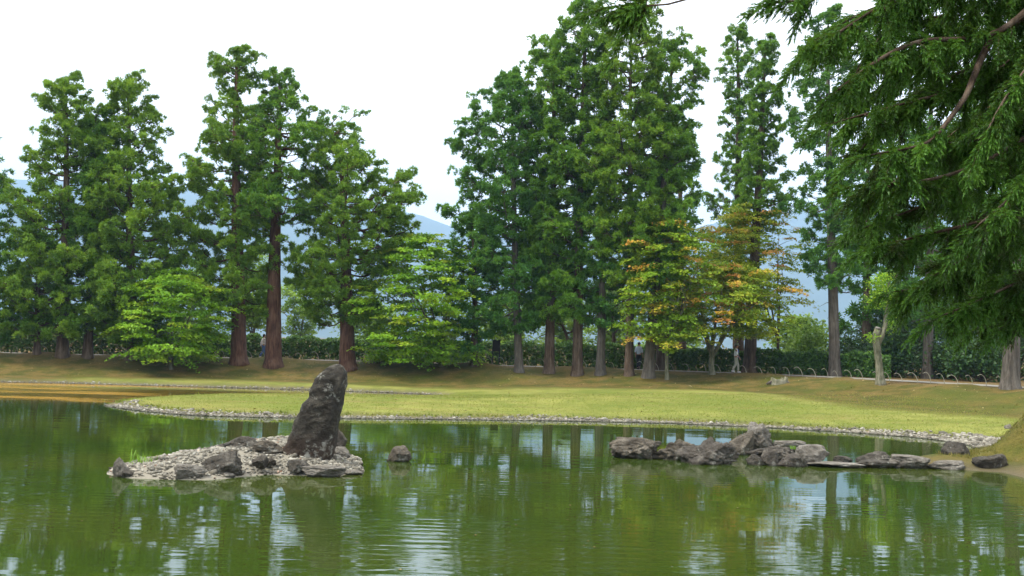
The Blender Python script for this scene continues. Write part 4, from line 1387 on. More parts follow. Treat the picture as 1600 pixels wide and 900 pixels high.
# ------------------------------------------------------------------ pruned tree, stump, notice
def pruned_tree():
    rng = np.random.default_rng(811)
    B = hit(1376, 601)
    D = B[1]
    root = empty("pruned_tree", B, "pruned crooked tree with a sawn limb and few leaves by the path", "tree")

    def pt(x, y, dy=0.0):
        p = at_depth(x, y, D)
        p[1] += dy
        return p
    acc = Acc()
    main = np.array([B + [0, 0, -0.1], pt(1376, 598), pt(1375, 585), pt(1373, 565), pt(1371, 545), pt(1369, 530), pt(1370, 520), pt(1372, 513)])
    acc.add(*tube(main, [0.33, 0.27, 0.20, 0.18, 0.175, 0.19, 0.18, 0.15], 12, True, 0.08, rng))
    side = np.array([pt(1372, 538), pt(1378, 524, -.05), pt(1383, 508, -.05), pt(1384, 494), pt(1388, 478), pt(1386, 455), pt(1390, 438)])
    acc.add(*tube(side, [0.15, 0.13, 0.11, 0.10, 0.085, 0.06, 0.03], 9, True, 0.08, rng))
    tw = np.array([pt(1386, 470), pt(1380, 455), pt(1376, 440)])
    acc.add(*tube(tw, [0.05, 0.04, 0.015], 6))
    obj("trunk", acc.mesh("trunk", B, True), MAT['bark_maple'], root)
    V, F = tube(np.array([pt(1371.5, 514.5, -.03), pt(1372.5, 511.5, -.03)]), [0.152, 0.150], 12)
    tag(obj("cut_face", np_mesh("cut_face", V - B, F), MAT['bark_dead'], root), "pale sawn end of the limb")
    Ps = []
    for (x, y, sx, sy, n) in [(1378, 455, 14, 16, 700), (1366, 470, 9, 10, 300), (1390, 470, 8, 12, 300), (1392, 505, 5, 14, 200), (1362, 527, 5, 7, 120), (1372, 440, 10, 10, 300), (1384, 432, 8, 8, 200)]:
        q_ = np.array([pt(x + a * sx * .6, y + b * sy * .6, c_ * .5) for a, b, c_ in rng.standard_normal((n, 3))])
        Ps.append(q_)
    P = np.concatenate(Ps)
    n = len(P)
    V, F, t = scatter(KITE_V, KITE_F, KITE_T, P, np.array([0, 0, 1.0]) + rng.normal(0, .5, (n, 3)), 0.12 * rng.uniform(.7, 1.2, n), rng.beta(2, 2, n), rng)
    obj("crown", np_mesh("crown", V - B, F, t), MAT['maple_g'], root)


pruned_tree()


def stump():
    rng = np.random.default_rng(821)
    B = hit(1217, 600)
    D = B[1]
    root = empty("stump", B, "low hollow grey tree stump on the grass below the path", "stump")
    rx, ry_ = 13 * D / FPX, 0.42
    nS = 26
    ang = np.linspace(0, 2 * np.pi, nS, endpoint=False)
    hgt = 0.27 + 0.09 * np.sin(ang * 2 + 0.8) + 0.05 * rng.standard_normal(nS)
    jit = 1 + 0.09 * rng.standard_normal(nS)
    rings = []
    for (k, z) in ((1.12, -0.12), (1.05, 0.02), (0.98, 0.6), (0.93, 1.0), (0.74, 0.96), (0.66, 0.4), (0.60, 0.12)):
        zz_ = hgt * z if z > 0.03 else np.full(nS, z)
        rings.append(np.stack([np.cos(ang) * rx * k * jit, np.sin(ang) * ry_ * k * jit, zz_], -1))
    V = np.concatenate(rings)
    i = np.arange(len(rings) - 1)[:, None] * nS
    j = np.arange(nS)[None]
    F = np.stack([i + j, i + (j + 1) % nS, i + nS + (j + 1) % nS, i + nS + j], -1).reshape(-1, 4)
    obj("stump_wall", np_mesh("stump_wall", V, F), MAT['bark_maple'], root)
    k = len(rings) - 1
    V2 = np.concatenate([V[k * nS:] * np.array([1.03, 1.03, 1]), np.array([[0, 0, 0.03]])])
    F2 = np.stack([np.arange(nS), (np.arange(nS) + 1) % nS, np.full(nS, nS)], -1)
    obj("hollow_core", np_mesh("hollow_core", V2, F2), MAT['bark'], root)
    for a in (0.1, 0.6, -0.5, 3.4, 2.6):
        d = np.array([math.cos(a) * rx, math.sin(a) * ry_, 0])
        V, F = tube(np.array([d * 0.8 + [0, 0, .14], d * 1.25 + [0, 0, .05], d * 1.6 + [0, 0, -.04]]), [0.10, 0.07, 0.03], 7, True, .1, rng)
        obj("root", np_mesh("root", V, F), MAT['bark_grey'], root)


stump()


def box_mesh(name, sx, sy, sz, bev=0.0):
    bm = bmesh.new()
    bmesh.ops.create_cube(bm, size=1.0)
    bmesh.ops.scale(bm, vec=(sx, sy, sz), verts=bm.verts)
    if bev:
        bmesh.ops.bevel(bm, geom=list(bm.edges), offset=bev, segments=1, affect='EDGES')
    me = bpy.data.meshes.new(name)
    bm.to_mesh(me)
    bm.free()
    return me


def notice():
    c = at_z(1451, 590, PATH_Z)
    c = at_depth(1451, 590, c[1] - 0.9)
    B = np.array([c[0], c[1], PATH_Z])
    root = empty("notice_sign", B, "small white tilted notice on a short stake before a grey trunk", "sign")
    zc = at_depth(1451, 581, B[1])[2] - B[2]
    bd = obj("board", box_mesh("board", 0.44, 0.025, 0.27, 0.004), MAT['sign_white'], root, (0, 0, zc))
    bd.rotation_euler = (rad(-22), rad(5), rad(8))
    for k, x in enumerate((-0.135, -0.02, 0.10)):
        p = obj("printed_panel", box_mesh("printed_panel", (0.09, 0.075, 0.10)[k], 0.006, (0.13, 0.10, 0.14)[k]), MAT['sign_black'], bd, (x, -0.014, (0.0, 0.02, -0.005)[k]))
    obj("stake", box_mesh("stake", 0.04, 0.04, zc + 0.1, 0.003), MAT['dark_wood'], root, (0, 0.04, (zc - 0.1) / 2))


notice()


def dark_board():
    c = at_depth(775, 560, 73.2)
    B = np.array([c[0], c[1], PATH_Z])
    root = empty("notice_board", B, "dark square board on posts before the hedge, left of the grove", "notice board")
    zt, zb = at_depth(775, 532, 73.2)[2] - PATH_Z, at_depth(775, 549, 73.2)[2] - PATH_Z
    obj("board", box_mesh("board", 0.52, 0.06, zt - zb, 0.006), MAT['dark_wood'], root, (0, 0, (zt + zb) / 2))
    fr_ = obj("cap_rail", box_mesh("cap_rail", 0.62, 0.14, 0.05, 0.006), MAT['dark_wood'], root, (0, 0, zt + 0.026))
    for x in (-0.22, 0.22):
        obj("post", box_mesh("post", 0.06, 0.05, zb + 0.1, 0.004), MAT['dark_wood'], root, (x, 0.0, (zb - 0.1) / 2 - 0.002))


dark_board()

# ------------------------------------------------------------------ hoop fence
def hoop_mesh():
    acc = Acc()
    s = np.linspace(0, 1, 9)
    a = s * rad(118)
    x = -0.30 * (1 - np.cos(a))
    z = 0.50 * np.sin(np.minimum(a, rad(90))) - 0.07 * (s > 0.8) * (s - 0.8) / 0.2
    pts = np.stack([x, 0.03 * np.sin(s * 3), z], -1)
    pts[0, 2] = -0.1
    acc.add(*tube(pts, np.linspace(0.017, 0.011, 9), 6, True))
    return acc.mesh("hoop", (0, 0, 0), True)


HOOP = hoop_mesh()
HOOP.materials.append(MAT['bamboo'])
fence_o = empty("hoop_fence", (0, 0, 0), "low edging of pale bent bamboo hoops along the path's near side", "fence")
q = PATH + nrm2 * 1.35
seg = np.r_[0, np.cumsum(np.hypot(*np.diff(q, axis=0).T))]
s_ = 0.0
while s_ < seg[-1]:
    x, y = np.interp(s_, seg, q[:, 0]), np.interp(s_, seg, q[:, 1])
    pxx = 800 + x / y * FPX
    if -15 < pxx < 1610:
        o = obj("hoop", HOOP, None, fence_o, (x, y, float(terrain([[x, y]])[0])))
        o.rotation_euler = (RNG.normal(0, .08), RNG.normal(0, .07), RNG.normal(0.1, .25))
        k_ = RNG.uniform(0.92, 1.16)
        o.scale = (k_ * RNG.uniform(.85, 1.15), k_, k_)
    s_ += 0.88 + RNG.normal(0, 0.10)


# ------------------------------------------------------------------ people
def skin_obj(name, verts, edges, radii, mat, parent, sub=2):
    me = bpy.data.meshes.new(name)
    me.from_pydata([tuple(v) for v in verts], edges, [])
    o = obj(name, me, mat, parent)
    md = o.modifiers.new("skin", 'SKIN')
    md.use_smooth_shade = True
    sv = me.skin_vertices[0].data
    for i, r_ in enumerate(radii):
        sv[i].radius = r_ if isinstance(r_, tuple) else (r_, r_)
        sv[i].use_root = (i == 0)
    sb = o.modifiers.new("subdivision", 'SUBSURF')
    sb.levels = sub
    sb.render_levels = sub
    return o


def person(loc, facing, height, label, shirt, trousers, hair='hair', hat=None, long_hair=False, stride=0.3, arm=0.15, scarf=None, long_sleeve=False, shoe='shoe', bag=None):
    """figure facing local +X; x forward, y left, z up; proportions for 1.72 m then scaled"""
    root = empty("person", loc, label, "person")
    root.rotation_euler = (0, 0, facing)
    k = height / 1.72
    root.scale = (k, k, k)
    s = stride
    J = dict(pel=(0, 0, .95), bel=(0.01, 0, 1.08), che=(0.0, 0, 1.28), nkb=(0.0, 0, 1.43), nk=(0.02, 0, 1.50), hd=(0.04, 0, 1.58), hd2=(0.035, 0, 1.645), crn=(0.03, 0, 1.69), nose=(0.135, 0, 1.585), chin=(0.10, 0, 1.525))
    v, e, r_, ix = [], [], [], {}

    def add(n, p, r, par=None):
        ix[n] = len(v)
        v.append(p)
        r_.append(r)
        if par is not None:
            e.append((ix[par], ix[n]))
    add('pel', J['pel'], (.13, .12))
    add('bel', J['bel'], (.13, .105), 'pel')
    add('che', J['che'], (.15, .115), 'bel')
    add('nkb', J['nkb'], (.085, .075), 'che')
    add('nk', J['nk'], (.052, .052), 'nkb')
    add('hd', J['hd'], (.078, .088), 'nk')
    add('hd2', J['hd2'], (.08, .092), 'hd')
    add('crn', J['crn'], (.05, .055), 'hd2')
    add('nose', J['nose'], (.012, .016), 'hd')
    legs = {}
    for sg, f in ((1, s), (-1, -s)):
        n = 'L' if sg > 0 else 'R'
        hip, kn = (0, sg * .09, .90), (f * .45 + .05, sg * .10, .50)
        an = (f * .95 - (0.06 if f < 0 else 0), sg * .10, .085 + (0.05 if f < 0 else 0))
        toe = (an[0] + .17, sg * .11, .035 + (0.0 if f < 0 else 0.02))
        legs[n] = (hip, kn, an, toe)
        add('hip' + n, hip, (.09, .09), 'pel')
        add('kn' + n, kn, (.058, .06), 'hip' + n)
        add('an' + n, an, (.038, .042), 'kn' + n)
        add('toe' + n, toe, (.035, .025), 'an' + n)
    arms = {}
    for sg, f in ((1, -arm), (-1, arm)):
        n = 'L' if sg > 0 else 'R'
        sh, el, wr = (0, sg * .17, 1.40), (f * .5 - .02, sg * .225, 1.13), (f * 1.1 + .08, sg * .22, .90)
        pm = (wr[0] + .025, sg * .215, .835)
        arms[n] = (sh, el, wr, pm)
        add('sh' + n, sh, (.058, .058), 'nkb')
        add('el' + n, el, (.041, .041), 'sh' + n)
        add('wr' + n, wr, (.027, .027), 'el' + n)
        add('pm' + n, pm, (.020, .036), 'wr' + n)
        for q_ in range(4):
            y_ = pm[1] + (q_ - 1.5) * .021
            add(f'f{q_}{n}', (pm[0] + .012 + .004 * q_, y_, pm[2] - .055), .0085, 'pm' + n)
            add(f'g{q_}{n}', (pm[0] - .002, y_, pm[2] - .088 + abs(q_ - 1.4) * .008), .0075, f'f{q_}{n}')
        add('th' + n, (pm[0] + .05, pm[1] - sg * .02, pm[2] - .02), .0095, 'pm' + n)
    body = skin_obj("body", v, e, r_, MAT['skin'], root, 2)
    # shirt
    V, E, R_ = [(0.0, 0, .93), (0.01, 0, 1.08), (0, 0, 1.28), (0, 0, 1.41), (0.01, 0, 1.465)], [(0, 1), (1, 2), (2, 3), (3, 4)], [(.165, .145), (.155, .13), (.172, .137), (.115, .095), (.075, .07)]
    for n in 'LR':
        sh, el, wr, pm = arms[n]
        b = len(V)
        V += [sh, el]
        R_ += [(.076, .076), (.064, .064)]
        E += [(3, b), (b, b + 1)]
        if long_sleeve:
            V.append(wr)
            R_.append((.046, .046))
            E.append((b + 1, b + 2))
        else:
            V.append(tuple(np.array(el) * .8 + np.array(wr) * .2))
            R_.append((.056, .056))
            E.append((b + 1, b + 2))
    skin_obj("shirt", V, E, R_, MAT[shirt], root, 2)
    V, E, R_ = [(0, 0, .985), (0, 0, .92)], [(0, 1)], [(.150, .130), (.155, .135)]
    for n in 'LR':
        hip, kn, an, toe = legs[n]
        b = len(V)
        V += [(hip[0], hip[1], .84), kn, (an[0], an[1], an[2] + .03)]
        R_ += [(.108, .108), (.082, .085), (.070, .075)]
        E += [(1, b), (b, b + 1), (b + 1, b + 2)]
    skin_obj("trousers", V, E, R_, MAT[trousers], root, 2)
    for n in 'LR':
        hip, kn, an, toe = legs[n]
        skin_obj("shoe", [an, (an[0] + .08, an[1], an[2] - .03), toe, (an[0] - .05, an[1], an[2] - .04)], [(0, 1), (1, 2), (0, 3)], [(.050, .05), (.052, .045), (.044, .034), (.042, .04)], MAT[shoe], root, 2)
    # eyes
    for sg in (1, -1):
        bm = bmesh.new()
        bmesh.ops.create_icosphere(bm, subdivisions=2, radius=.013)
        me = bpy.data.meshes.new("eye")
        bm.to_mesh(me)
        bm.free()
        obj("eye", me, MAT['hair'], body, (.112, sg * .033, 1.612))
    # hair cap
    bm = bmesh.new()
    bmesh.ops.create_icosphere(bm, subdivisions=3, radius=1.0)
    for vv in bm.verts:
        p = vv.co
        if p.z < -0.1 and p.x > -0.1:
            p.z = -0.1
        if p.x > 0.55:
            p.x = 0.55
        drop = (1.9 if long_hair else 0.75) if (p.z < 0 and p.x < 0.25) else 1.0
        vv.co = Vector((p.x * .112 + .025, p.y * .104, p.z * .112 * (drop if p.z < 0 else 1) + 1.635))
    me = bpy.data.meshes.new("hair")
    bm.to_mesh(me)
    bm.free()
    obj("hair", me, MAT[hair], root)
    if hat:
        acc = Acc()
        a = np.linspace(0, 2 * np.pi, 20, endpoint=False)
        prof = [(.185, 1.655), (.19, 1.665), (.122, 1.685), (.118, 1.74), (.095, 1.785), (.04, 1.80), (.002, 1.80)]
        V = np.concatenate([np.stack([np.cos(a) * r0 * 1.06 + .03, np.sin(a) * r0, np.full(20, z0) - (0.012 * np.cos(a) ** 2 if r0 > .15 else 0)], -1) for r0, z0 in prof])
        i = np.arange(len(prof) - 1)[:, None] * 20
        j = np.arange(20)[None]
        F = np.stack([i + j, i + (j + 1) % 20, i + 20 + (j + 1) % 20, i + 20 + j], -1).reshape(-1, 4)
        obj("hat", np_mesh("hat", V, F, None, True), MAT[hat], root)
    if scarf:
        skin_obj("scarf", [(.10, -.03, 1.43), (.145, -.025, 1.33), (.155, -.015, 1.20)], [(0, 1), (1, 2)], [(.03, .03), (.032, .025), (.02, .02)], MAT[scarf], root, 1)
    if bag:
        skin_obj("bag", [(.10, .19, 1.12), (.12, .20, .98), (.11, .20, .88)], [(0, 1), (1, 2)], [(.05, .07), (.07, .09), (.06, .08)], MAT[bag], root, 1)
    return root


def on_path(px, off=0.0):
    i = int(np.argmin(abs(px_of - px)))
    d = PATH[i, 1] - off
    p = at_depth(px, 560, d)
    return np.array([p[0], p[1], float(terrain([[p[0], p[1]]])[0]) + 0.032])


person(on_path(1150, 0.3), rad(-12), 1.76, "person in grey hat, white shirt and khaki trousers walking along the path", 'cloth_white', 'khaki', hat='hat', stride=0.15, arm=0.12, scarf='royal', bag='denim')
person(on_path(411, 0.2), rad(25), 1.62, "person with dark hair, pale top and jeans half hidden by the red trunk", 'cloth_pale', 'denim', long_hair=True, stride=0.22, arm=0.2, long_sleeve=True)
person(on_path(998, -0.2), rad(60), 1.72, "person in pale blue shirt and dark trousers glimpsed between grey trunks", 'cloth_blue', 'dark_cloth', stride=0.1, arm=0.06, shoe='dark_cloth')


# ------------------------------------------------------------------ grass
def grass_clump(px, py, label, seed, n=46, h=0.3, z=0.15, spread=0.1):
    rng = np.random.default_rng(seed)
    B = at_z(px, py, z)
    V, F, t = [], [], []
    for i in range(n):
        az = rng.uniform(0, 6.28)
        ln = h * rng.uniform(0.5, 1.15)
        out_ = rng.uniform(0.15, 0.95)
        b = np.array([rng.normal(0, spread), rng.normal(0, spread), -0.03])
        d = np.array([math.cos(az), math.sin(az), 0])
        sd = np.array([-d[1], d[0], 0]) * 0.009
        m1 = b + d * ln * out_ * .35 + np.array([0, 0, ln * .6])
        tp = b + d * ln * out_ + np.array([0, 0, ln * (1 - .45 * out_)])
        k = len(V)
        V += [b - sd, b + sd, m1 + sd * .8, m1 - sd * .8, tp]
        t += [rng.random()] * 5
        F += [(k, k + 1, k + 2), (k, k + 2, k + 3), (k + 3, k + 2, k + 4)]
    tag(obj("grass_clump", np_mesh("grass_clump", np.array(V), np.array(F), t), MAT['grass'], None, B), label, "grass")


grass_clump(222, 728, "bright green grass clump at the islet's pebbled left end", 901, 60, 0.34, 0.12, 0.12)
grass_clump(203, 722, "thin single grass stalks beside the pointed grey stone", 902, 6, 0.4, 0.15, 0.04)
grass_clump(521, 724, "small green weed at the foot of the leaning stone", 903, 60, 0.16, 0.10, 0.10)
grass_clump(1238, 700, "tiny green weed on the mossy pale rock", 904, 30, 0.12, 0.3, 0.05)
# rough turf on the near mound
rng = np.random.default_rng(911)
q = np.stack([rng.uniform(11.5, 18, 60000), rng.uniform(22, 36, 60000)], -1)
dq = land_dist(q)
q = q[(dq > 0.9)][:26000]
zq = terrain(q)
P = np.concatenate([q, zq[:, None]], 1)
BL_V = np.array([[-.10, 0, -.05], [.10, 0, -.05], [0.02, 0.12, 1.0]])
V, F, t = scatter(BL_V, np.array([[0, 1, 2]]), np.zeros(3), P, np.array([0, 0, 1.0]) + rng.normal(0, .55, (len(P), 3)), rng.uniform(.04, .13, len(P)), rng.random(len(P)), rng)
MAT['turf'] = leaf_mat("dry_turf", [(0, (0.091, 0.095, 0.014)), (0.5, (0.154, 0.130, 0.028)), (1, (0.231, 0.182, 0.063))], 0.25, 0.7)
tag(obj("mound_grass", np_mesh("mound_grass", V, F, t), MAT['turf']), "short dry grass covering the near earth mound", "grass", kind="stuff")


# short sward and ragged edge along the lawn
rng = np.random.default_rng(931)
q = np.stack([rng.uniform(-19, 20, 120000), rng.uniform(36, 55, 120000)], -1)
dq, sq = land_dist(q), path_side(q)
keep = (dq > 0.36) & (sq > 5.5) & ((dq < 0.6) | (rng.random(len(q)) < 0.6))
q, dq = q[keep][:60000], dq[keep][:60000]
P = np.concatenate([q, terrain(q)[:, None]], 1)
hgt = np.where(dq < 0.6, rng.uniform(.04, .11, len(q)), rng.uniform(.015, .04, len(q)))
V, F, t = scatter(np.array([[-.55, 0, -.1], [.55, 0, -.1], [0.1, 0.2, 1.0]]), np.array([[0, 1, 2]]), np.zeros(3), P, np.array([0, 0, 1.0]) + rng.normal(0, .4, (len(P), 3)), hgt, np.clip(0.45 + 0.35 * wob(q, 0.9) + rng.normal(0, .2, len(q)), 0, 1), rng)
MAT['sward'] = leaf_mat("lawn_sward", [(0, (0.130, 0.172, 0.024)), (0.5, (0.215, 0.232, 0.046)), (1, (0.300, 0.262, 0.085))], 0.3, 0.7)
tag(obj("lawn_grass", np_mesh("lawn_grass", V, F, t), MAT['sward']), "short mown grass on the lawn tongue with a ragged edge at the cobbles", "grass", kind="stuff")
# fallen leaves and needles on bank, lawn and water
q = np.concatenate([np.stack([rng.uniform(-34, 30, 9000), rng.uniform(40, 75, 9000)], -1), np.stack([rng.uniform(-9, 10, 700), rng.uniform(14, 33, 700)], -1)])
dq, sq = land_dist(q), path_side(q)
keep = ((dq > 0.8) & (sq > 1.5) & (rng.random(len(q)) < np.where(sq < 8, .55, .10))) | ((dq < -0.3) & (isl_dist(q) < -0.3) & (rng.random(len(q)) < 0.13))
q, dq = q[keep], dq[keep]
P = np.concatenate([q, (np.where(dq < 0, 0.004, terrain(q) + 0.012))[:, None]], 1)
V, F, t = scatter(KITE_V, KITE_F, KITE_T, P, np.array([0, 0, 1.0]) + rng.normal(0, .25, (len(P), 3)) * (dq > 0)[:, None], np.where(dq > 0, rng.uniform(.05, .13, len(P)), rng.uniform(.03, .06, len(P))), rng.random(len(P)), rng)
MAT['litter'] = leaf_mat("fallen_leaf", [(0, (0.07, 0.045, 0.018)), (0.5, (0.20, 0.13, 0.045)), (1, (0.36, 0.30, 0.14))], 0.1, 0.8)
tag(obj("fallen_leaves", np_mesh("fallen_leaves", V, F, t), MAT['litter']), "small fallen leaves strewn over bank, lawn and water", "leaves", kind="stuff")


# ------------------------------------------------------------------ overhanging foreground cedar
def near_cedar():
    rng = np.random.default_rng(77)
    tx, ty = 5.4, 7.2
    B = np.array([tx, ty, float(terrain([[tx, ty]])[0])])
    if B[2] < 0:
        B[2] = 0.0
    root = empty("cedar_tree", B, "near cedar whose dark drooping branches hang into the picture's upper right", "cedar")
    tt = np.linspace(0, 1, 14)
    trunk = B + np.stack([0.15 * np.sin(tt * 3), 0.1 * np.sin(tt * 4), tt * 13 - 0.2], -1)
    V, F = tube(trunk, 0.36 * (1 - 0.85 * tt) + 0.16 * np.exp(-tt * 30), 16, True, 0.05, rng)
    obj("trunk", np_mesh("trunk", V - B, F, None, True), MAT['bark'], root)

    def trunk_z(z):
        k = np.clip((z - B[2]) / 13, 0, 1)
        return np.array([np.interp(k, tt, trunk[:, i]) for i in range(3)])
    L = [  # pixel polylines with depth, base -> tip, base radius, leaf start fraction, density
        ([(1720, -150, 7.0), (1640, -20, 6.8), (1585, 38, 6.7), (1535, 66, 6.6), (1440, 58, 6.4), (1370, 92, 6.2), (1310, 140, 6.1)], .045, .45, 1.1),
        ([(1548, 62, 6.65), (1533, 92, 6.5), (1510, 150, 6.3), (1487, 182, 6.2), (1455, 222, 6.1), (1420, 232, 6.0), (1370, 240, 5.9)], .022, .5, 1.0),
        ([(1760, 60, 7.2), (1640, 190, 6.9), (1560, 243, 6.6), (1500, 270, 6.4), (1430, 287, 6.2), (1345, 290, 6.0)], .030, .3, 1.1),
        ([(1780, 180, 7.2), (1650, 300, 7.0), (1560, 340, 6.8), (1450, 366, 6.5), (1370, 385, 6.3)], .030, .3, 1.2),
        ([(1780, 300, 7.2), (1660, 415, 7.0), (1590, 440, 6.8), (1530, 470, 6.7), (1475, 492, 6.6)], .024, .2, 1.2),
        ([(1560, -260, 6.8), (1420, -100, 6.4), (1320, -30, 6.1), (1270, 0, 6.0), (1225, 2, 5.9)], .022, .72, 0.8),
        ([(1500, -330, 6.8), (1260, -130, 6.3), (1150, -50, 6.0), (1090, 2, 5.9), (1052, 17, 5.85), (1015, 17, 5.8), (978, 8, 5.75)], .020, .955, 3.4),
        ([(1720, -200, 7.0), (1500, -60, 6.7), (1390, 0, 6.5), (1310, 50, 6.3), (1262, 85, 6.2)], .026, .35, 1.1),
        ([(1720, -40, 7.2), (1590, 110, 7.0), (1500, 140, 6.9), (1400, 165, 6.7), (1310, 190, 6.6)], .026, .3, 1.2),
        ([(1760, 380, 7.2), (1660, 460, 7.0), (1610, 480, 6.9), (1580, 500, 6.8)], .018, .1, 1.2),
        ([(1720, -120, 7.6), (1600, 40, 7.4), (1500, 60, 7.3), (1420, 100, 7.2), (1350, 60, 7.0)], .026, .3, 1.2),
        ([(1750, 100, 7.8), (1620, 200, 7.6), (1520, 220, 7.4), (1420, 230, 7.2)], .026, .2, 1.2),
        ([(1750, 230, 7.9), (1640, 330, 7.7), (1550, 380, 7.4), (1460, 430, 7.2)], .024, .2, 1.2),
        ([(1700, -160, 7.8), (1560, -60, 7.5), (1460, -30, 7.3), (1400, 20, 7.2), (1340, 110, 7.0)], .026, .2, 1.1),
        ([(1740, 20, 8.2), (1600, 130, 8.0), (1500, 200, 7.8), (1400, 280, 7.6), (1350, 330, 7.5)], .026, .2, 1.1),
        ([(1740, 200, 8.2), (1620, 290, 8.0), (1540, 330, 7.8), (1480, 400, 7.7)], .022, .2, 1.1),
        ([(1740, 330, 8.0), (1640, 400, 7.8), (1580, 440, 7.6), (1510, 470, 7.5)], .020, .1, 1.0),
        ([(1740, -60, 6.6), (1640, 60, 6.3), (1570, 150, 6.1), (1540, 210, 6.0)], .022, .2, 1.0),
        ([(1740, 120, 6.5), (1640, 240, 6.2), (1580, 310, 6.0), (1530, 350, 5.9)], .022, .2, 1.0),
        ([(1700, -240, 7.2), (1610, -90, 7.0), (1530, -40, 6.9), (1455, -15, 6.8), (1400, 20, 6.7)], .022, .15, 1.3),
        ([(1720, -220, 7.8), (1650, -70, 7.6), (1585, -15, 7.4), (1510, 15, 7.3), (1450, 30, 7.2)], .022, .15, 1.4),
        ([(1760, -120, 7.4), (1680, -20, 7.2), (1610, 60, 7.0), (1560, 110, 6.9)], .022, .15, 1.4),
        ([(1760, 0, 8.0), (1680, 100, 7.8), (1610, 180, 7.6), (1550, 230, 7.5)], .022, .15, 1.3),
        ([(1700, -100, 8.6), (1560, 10, 8.4), (1450, 90, 8.2), (1360, 150, 8.0), (1300, 170, 7.9)], .026, .15, 1.3),
        ([(1720, 0, 8.8), (1600, 90, 8.6), (1500, 110, 8.4), (1420, 150, 8.2), (1330, 250, 8.0)], .026, .15, 1.3),
        ([(1720, 120, 8.8), (1600, 230, 8.6), (1500, 300, 8.4), (1420, 330, 8.2), (1340, 360, 8.0)], .026, .15, 1.3),
        ([(1720, 250, 8.8), (1620, 350, 8.6), (1540, 420, 8.4), (1450, 450, 8.2), (1400, 455, 8.0)], .024, .15, 1.3),
        ([(1720, -60, 9.0), (1620, 150, 8.8), (1560, 190, 8.6), (1470, 250, 8.4), (1390, 300, 8.2)], .024, .15, 1.2),
        ([(1720, 260, 8.9), (1650, 380, 8.7), (1590, 470, 8.5), (1530, 510, 8.3)], .024, .15, 1.2),
        ([(1640, -140, 8.4), (1520, -60, 8.2), (1430, -10, 8.0), (1340, 20, 7.9), (1280, 60, 7.8)], .024, .2, 1.2),
    ]
    br = Acc()
    shoots = []          # p0, dir, length, tone, radius

    def spray(p0, d, ln, tone, hang, fat=1.0):
        """a pinnate branchlet: stalk with alternating cords of needles"""
        d = d / np.linalg.norm(d)
        n = 6
        s = np.linspace(0, 1, n + 1)
        pts = p0 + d * (ln * s)[:, None] + np.array([0, 0, -1.0]) * (hang * ln * s ** 2)[:, None]
        br.add(*tube(pts, 0.0042 * fat * (1 - .7 * s), 3, False))
        ax = np.cross(d, rng.standard_normal(3))
        ax /= np.linalg.norm(ax)
        m_ = int(16 + ln * 90) if fat < 2 else int(11 + ln * 20)
        for q_ in range(m_):
            f = (q_ + rng.random()) / m_
            f = 0.12 + 0.88 * f
            k0 = min(n - 1, int(f * n))
            c = pts[k0] + (pts[k0 + 1] - pts[k0]) * (f * n - k0)
            tg = pts[k0 + 1] - pts[k0]
            tg = tg / np.linalg.norm(tg)
            a = q_ * 2.4 + rng.normal(0, .4)
            o1, o2 = ax, np.cross(tg, ax)
            sd = math.cos(a) * o1 + math.sin(a) * o2 * 0.7
            dd = tg * rng.uniform(.7, 1.25) + sd * rng.uniform(.45, 1.0) + np.array([0, 0, -.10])
            shoots.append((c, dd / np.linalg.norm(dd), (0.055 + 0.065 * rng.random()) * (1.2 - .45 * f) * (fat if fat < 2 else fat * 1.8), tone + rng.normal(0, .10), 0.0072 * (fat if fat < 2 else fat * 1.7) * rng.uniform(.8, 1.2)))
        shoots.append((pts[-1], (pts[-1] - pts[-2]) / np.linalg.norm(pts[-1] - pts[-2]), .10 * fat, tone + .1, .006 * fat))

    for (pl, r0, f0, dn) in L:
        P = np.array([at_depth(*p) for p in pl])
        st = trunk_z(P[0][2] + 0.5)
        if r0 != .022 or pl[0][0] > 1600:
            P = np.concatenate([[st], P])
        # smooth
        t0 = np.r_[0, np.cumsum(np.linalg.norm(np.diff(P, axis=0), axis=1))]
        tt2 = np.linspace(0, t0[-1], 46)
        Q = np.stack([np.interp(tt2, t0, P[:, i]) for i in range(3)], -1)
        for _ in range(5):
            Q[1:-1] = .25 * Q[:-2] + .5 * Q[1:-1] + .25 * Q[2:]
        br.add(*tube(Q, r0 * (1 - .86 * np.linspace(0, 1, 46)) + .002, 7, False, .05, rng))
        tot = t0[-1]
        # foliage starts where the listed fraction of the visible polyline begins
        vis0 = t0[-1] - (t0[-1] - t0[1]) * (1 - f0)
        nsp = int((tot - vis0) / 0.042 * dn)
        for q_ in range(nsp):
            s0 = vis0 + (tot - vis0) * (q_ + rng.random()) / nsp
            k0 = min(44, int(s0 / tot * 45))
            c = Q[k0]
            tg = Q[k0 + 1] - Q[k0]
            tg /= np.linalg.norm(tg)
            fr2 = (s0 - vis0) / (tot - vis0)
            sd = rng.standard_normal(3) * np.array([.55, .8, .45])
            d = tg * rng.uniform(.5, 1.1) + sd * .8 + np.array([0, 0, -.28])
            spray(c, d, rng.uniform(.13, .32) * (1.1 - .35 * fr2), rng.beta(2, 2.3) * .62 + .06, rng.uniform(.1, .45))
        spray(Q[-1], Q[-1] - Q[-3], .26, .4, .25)
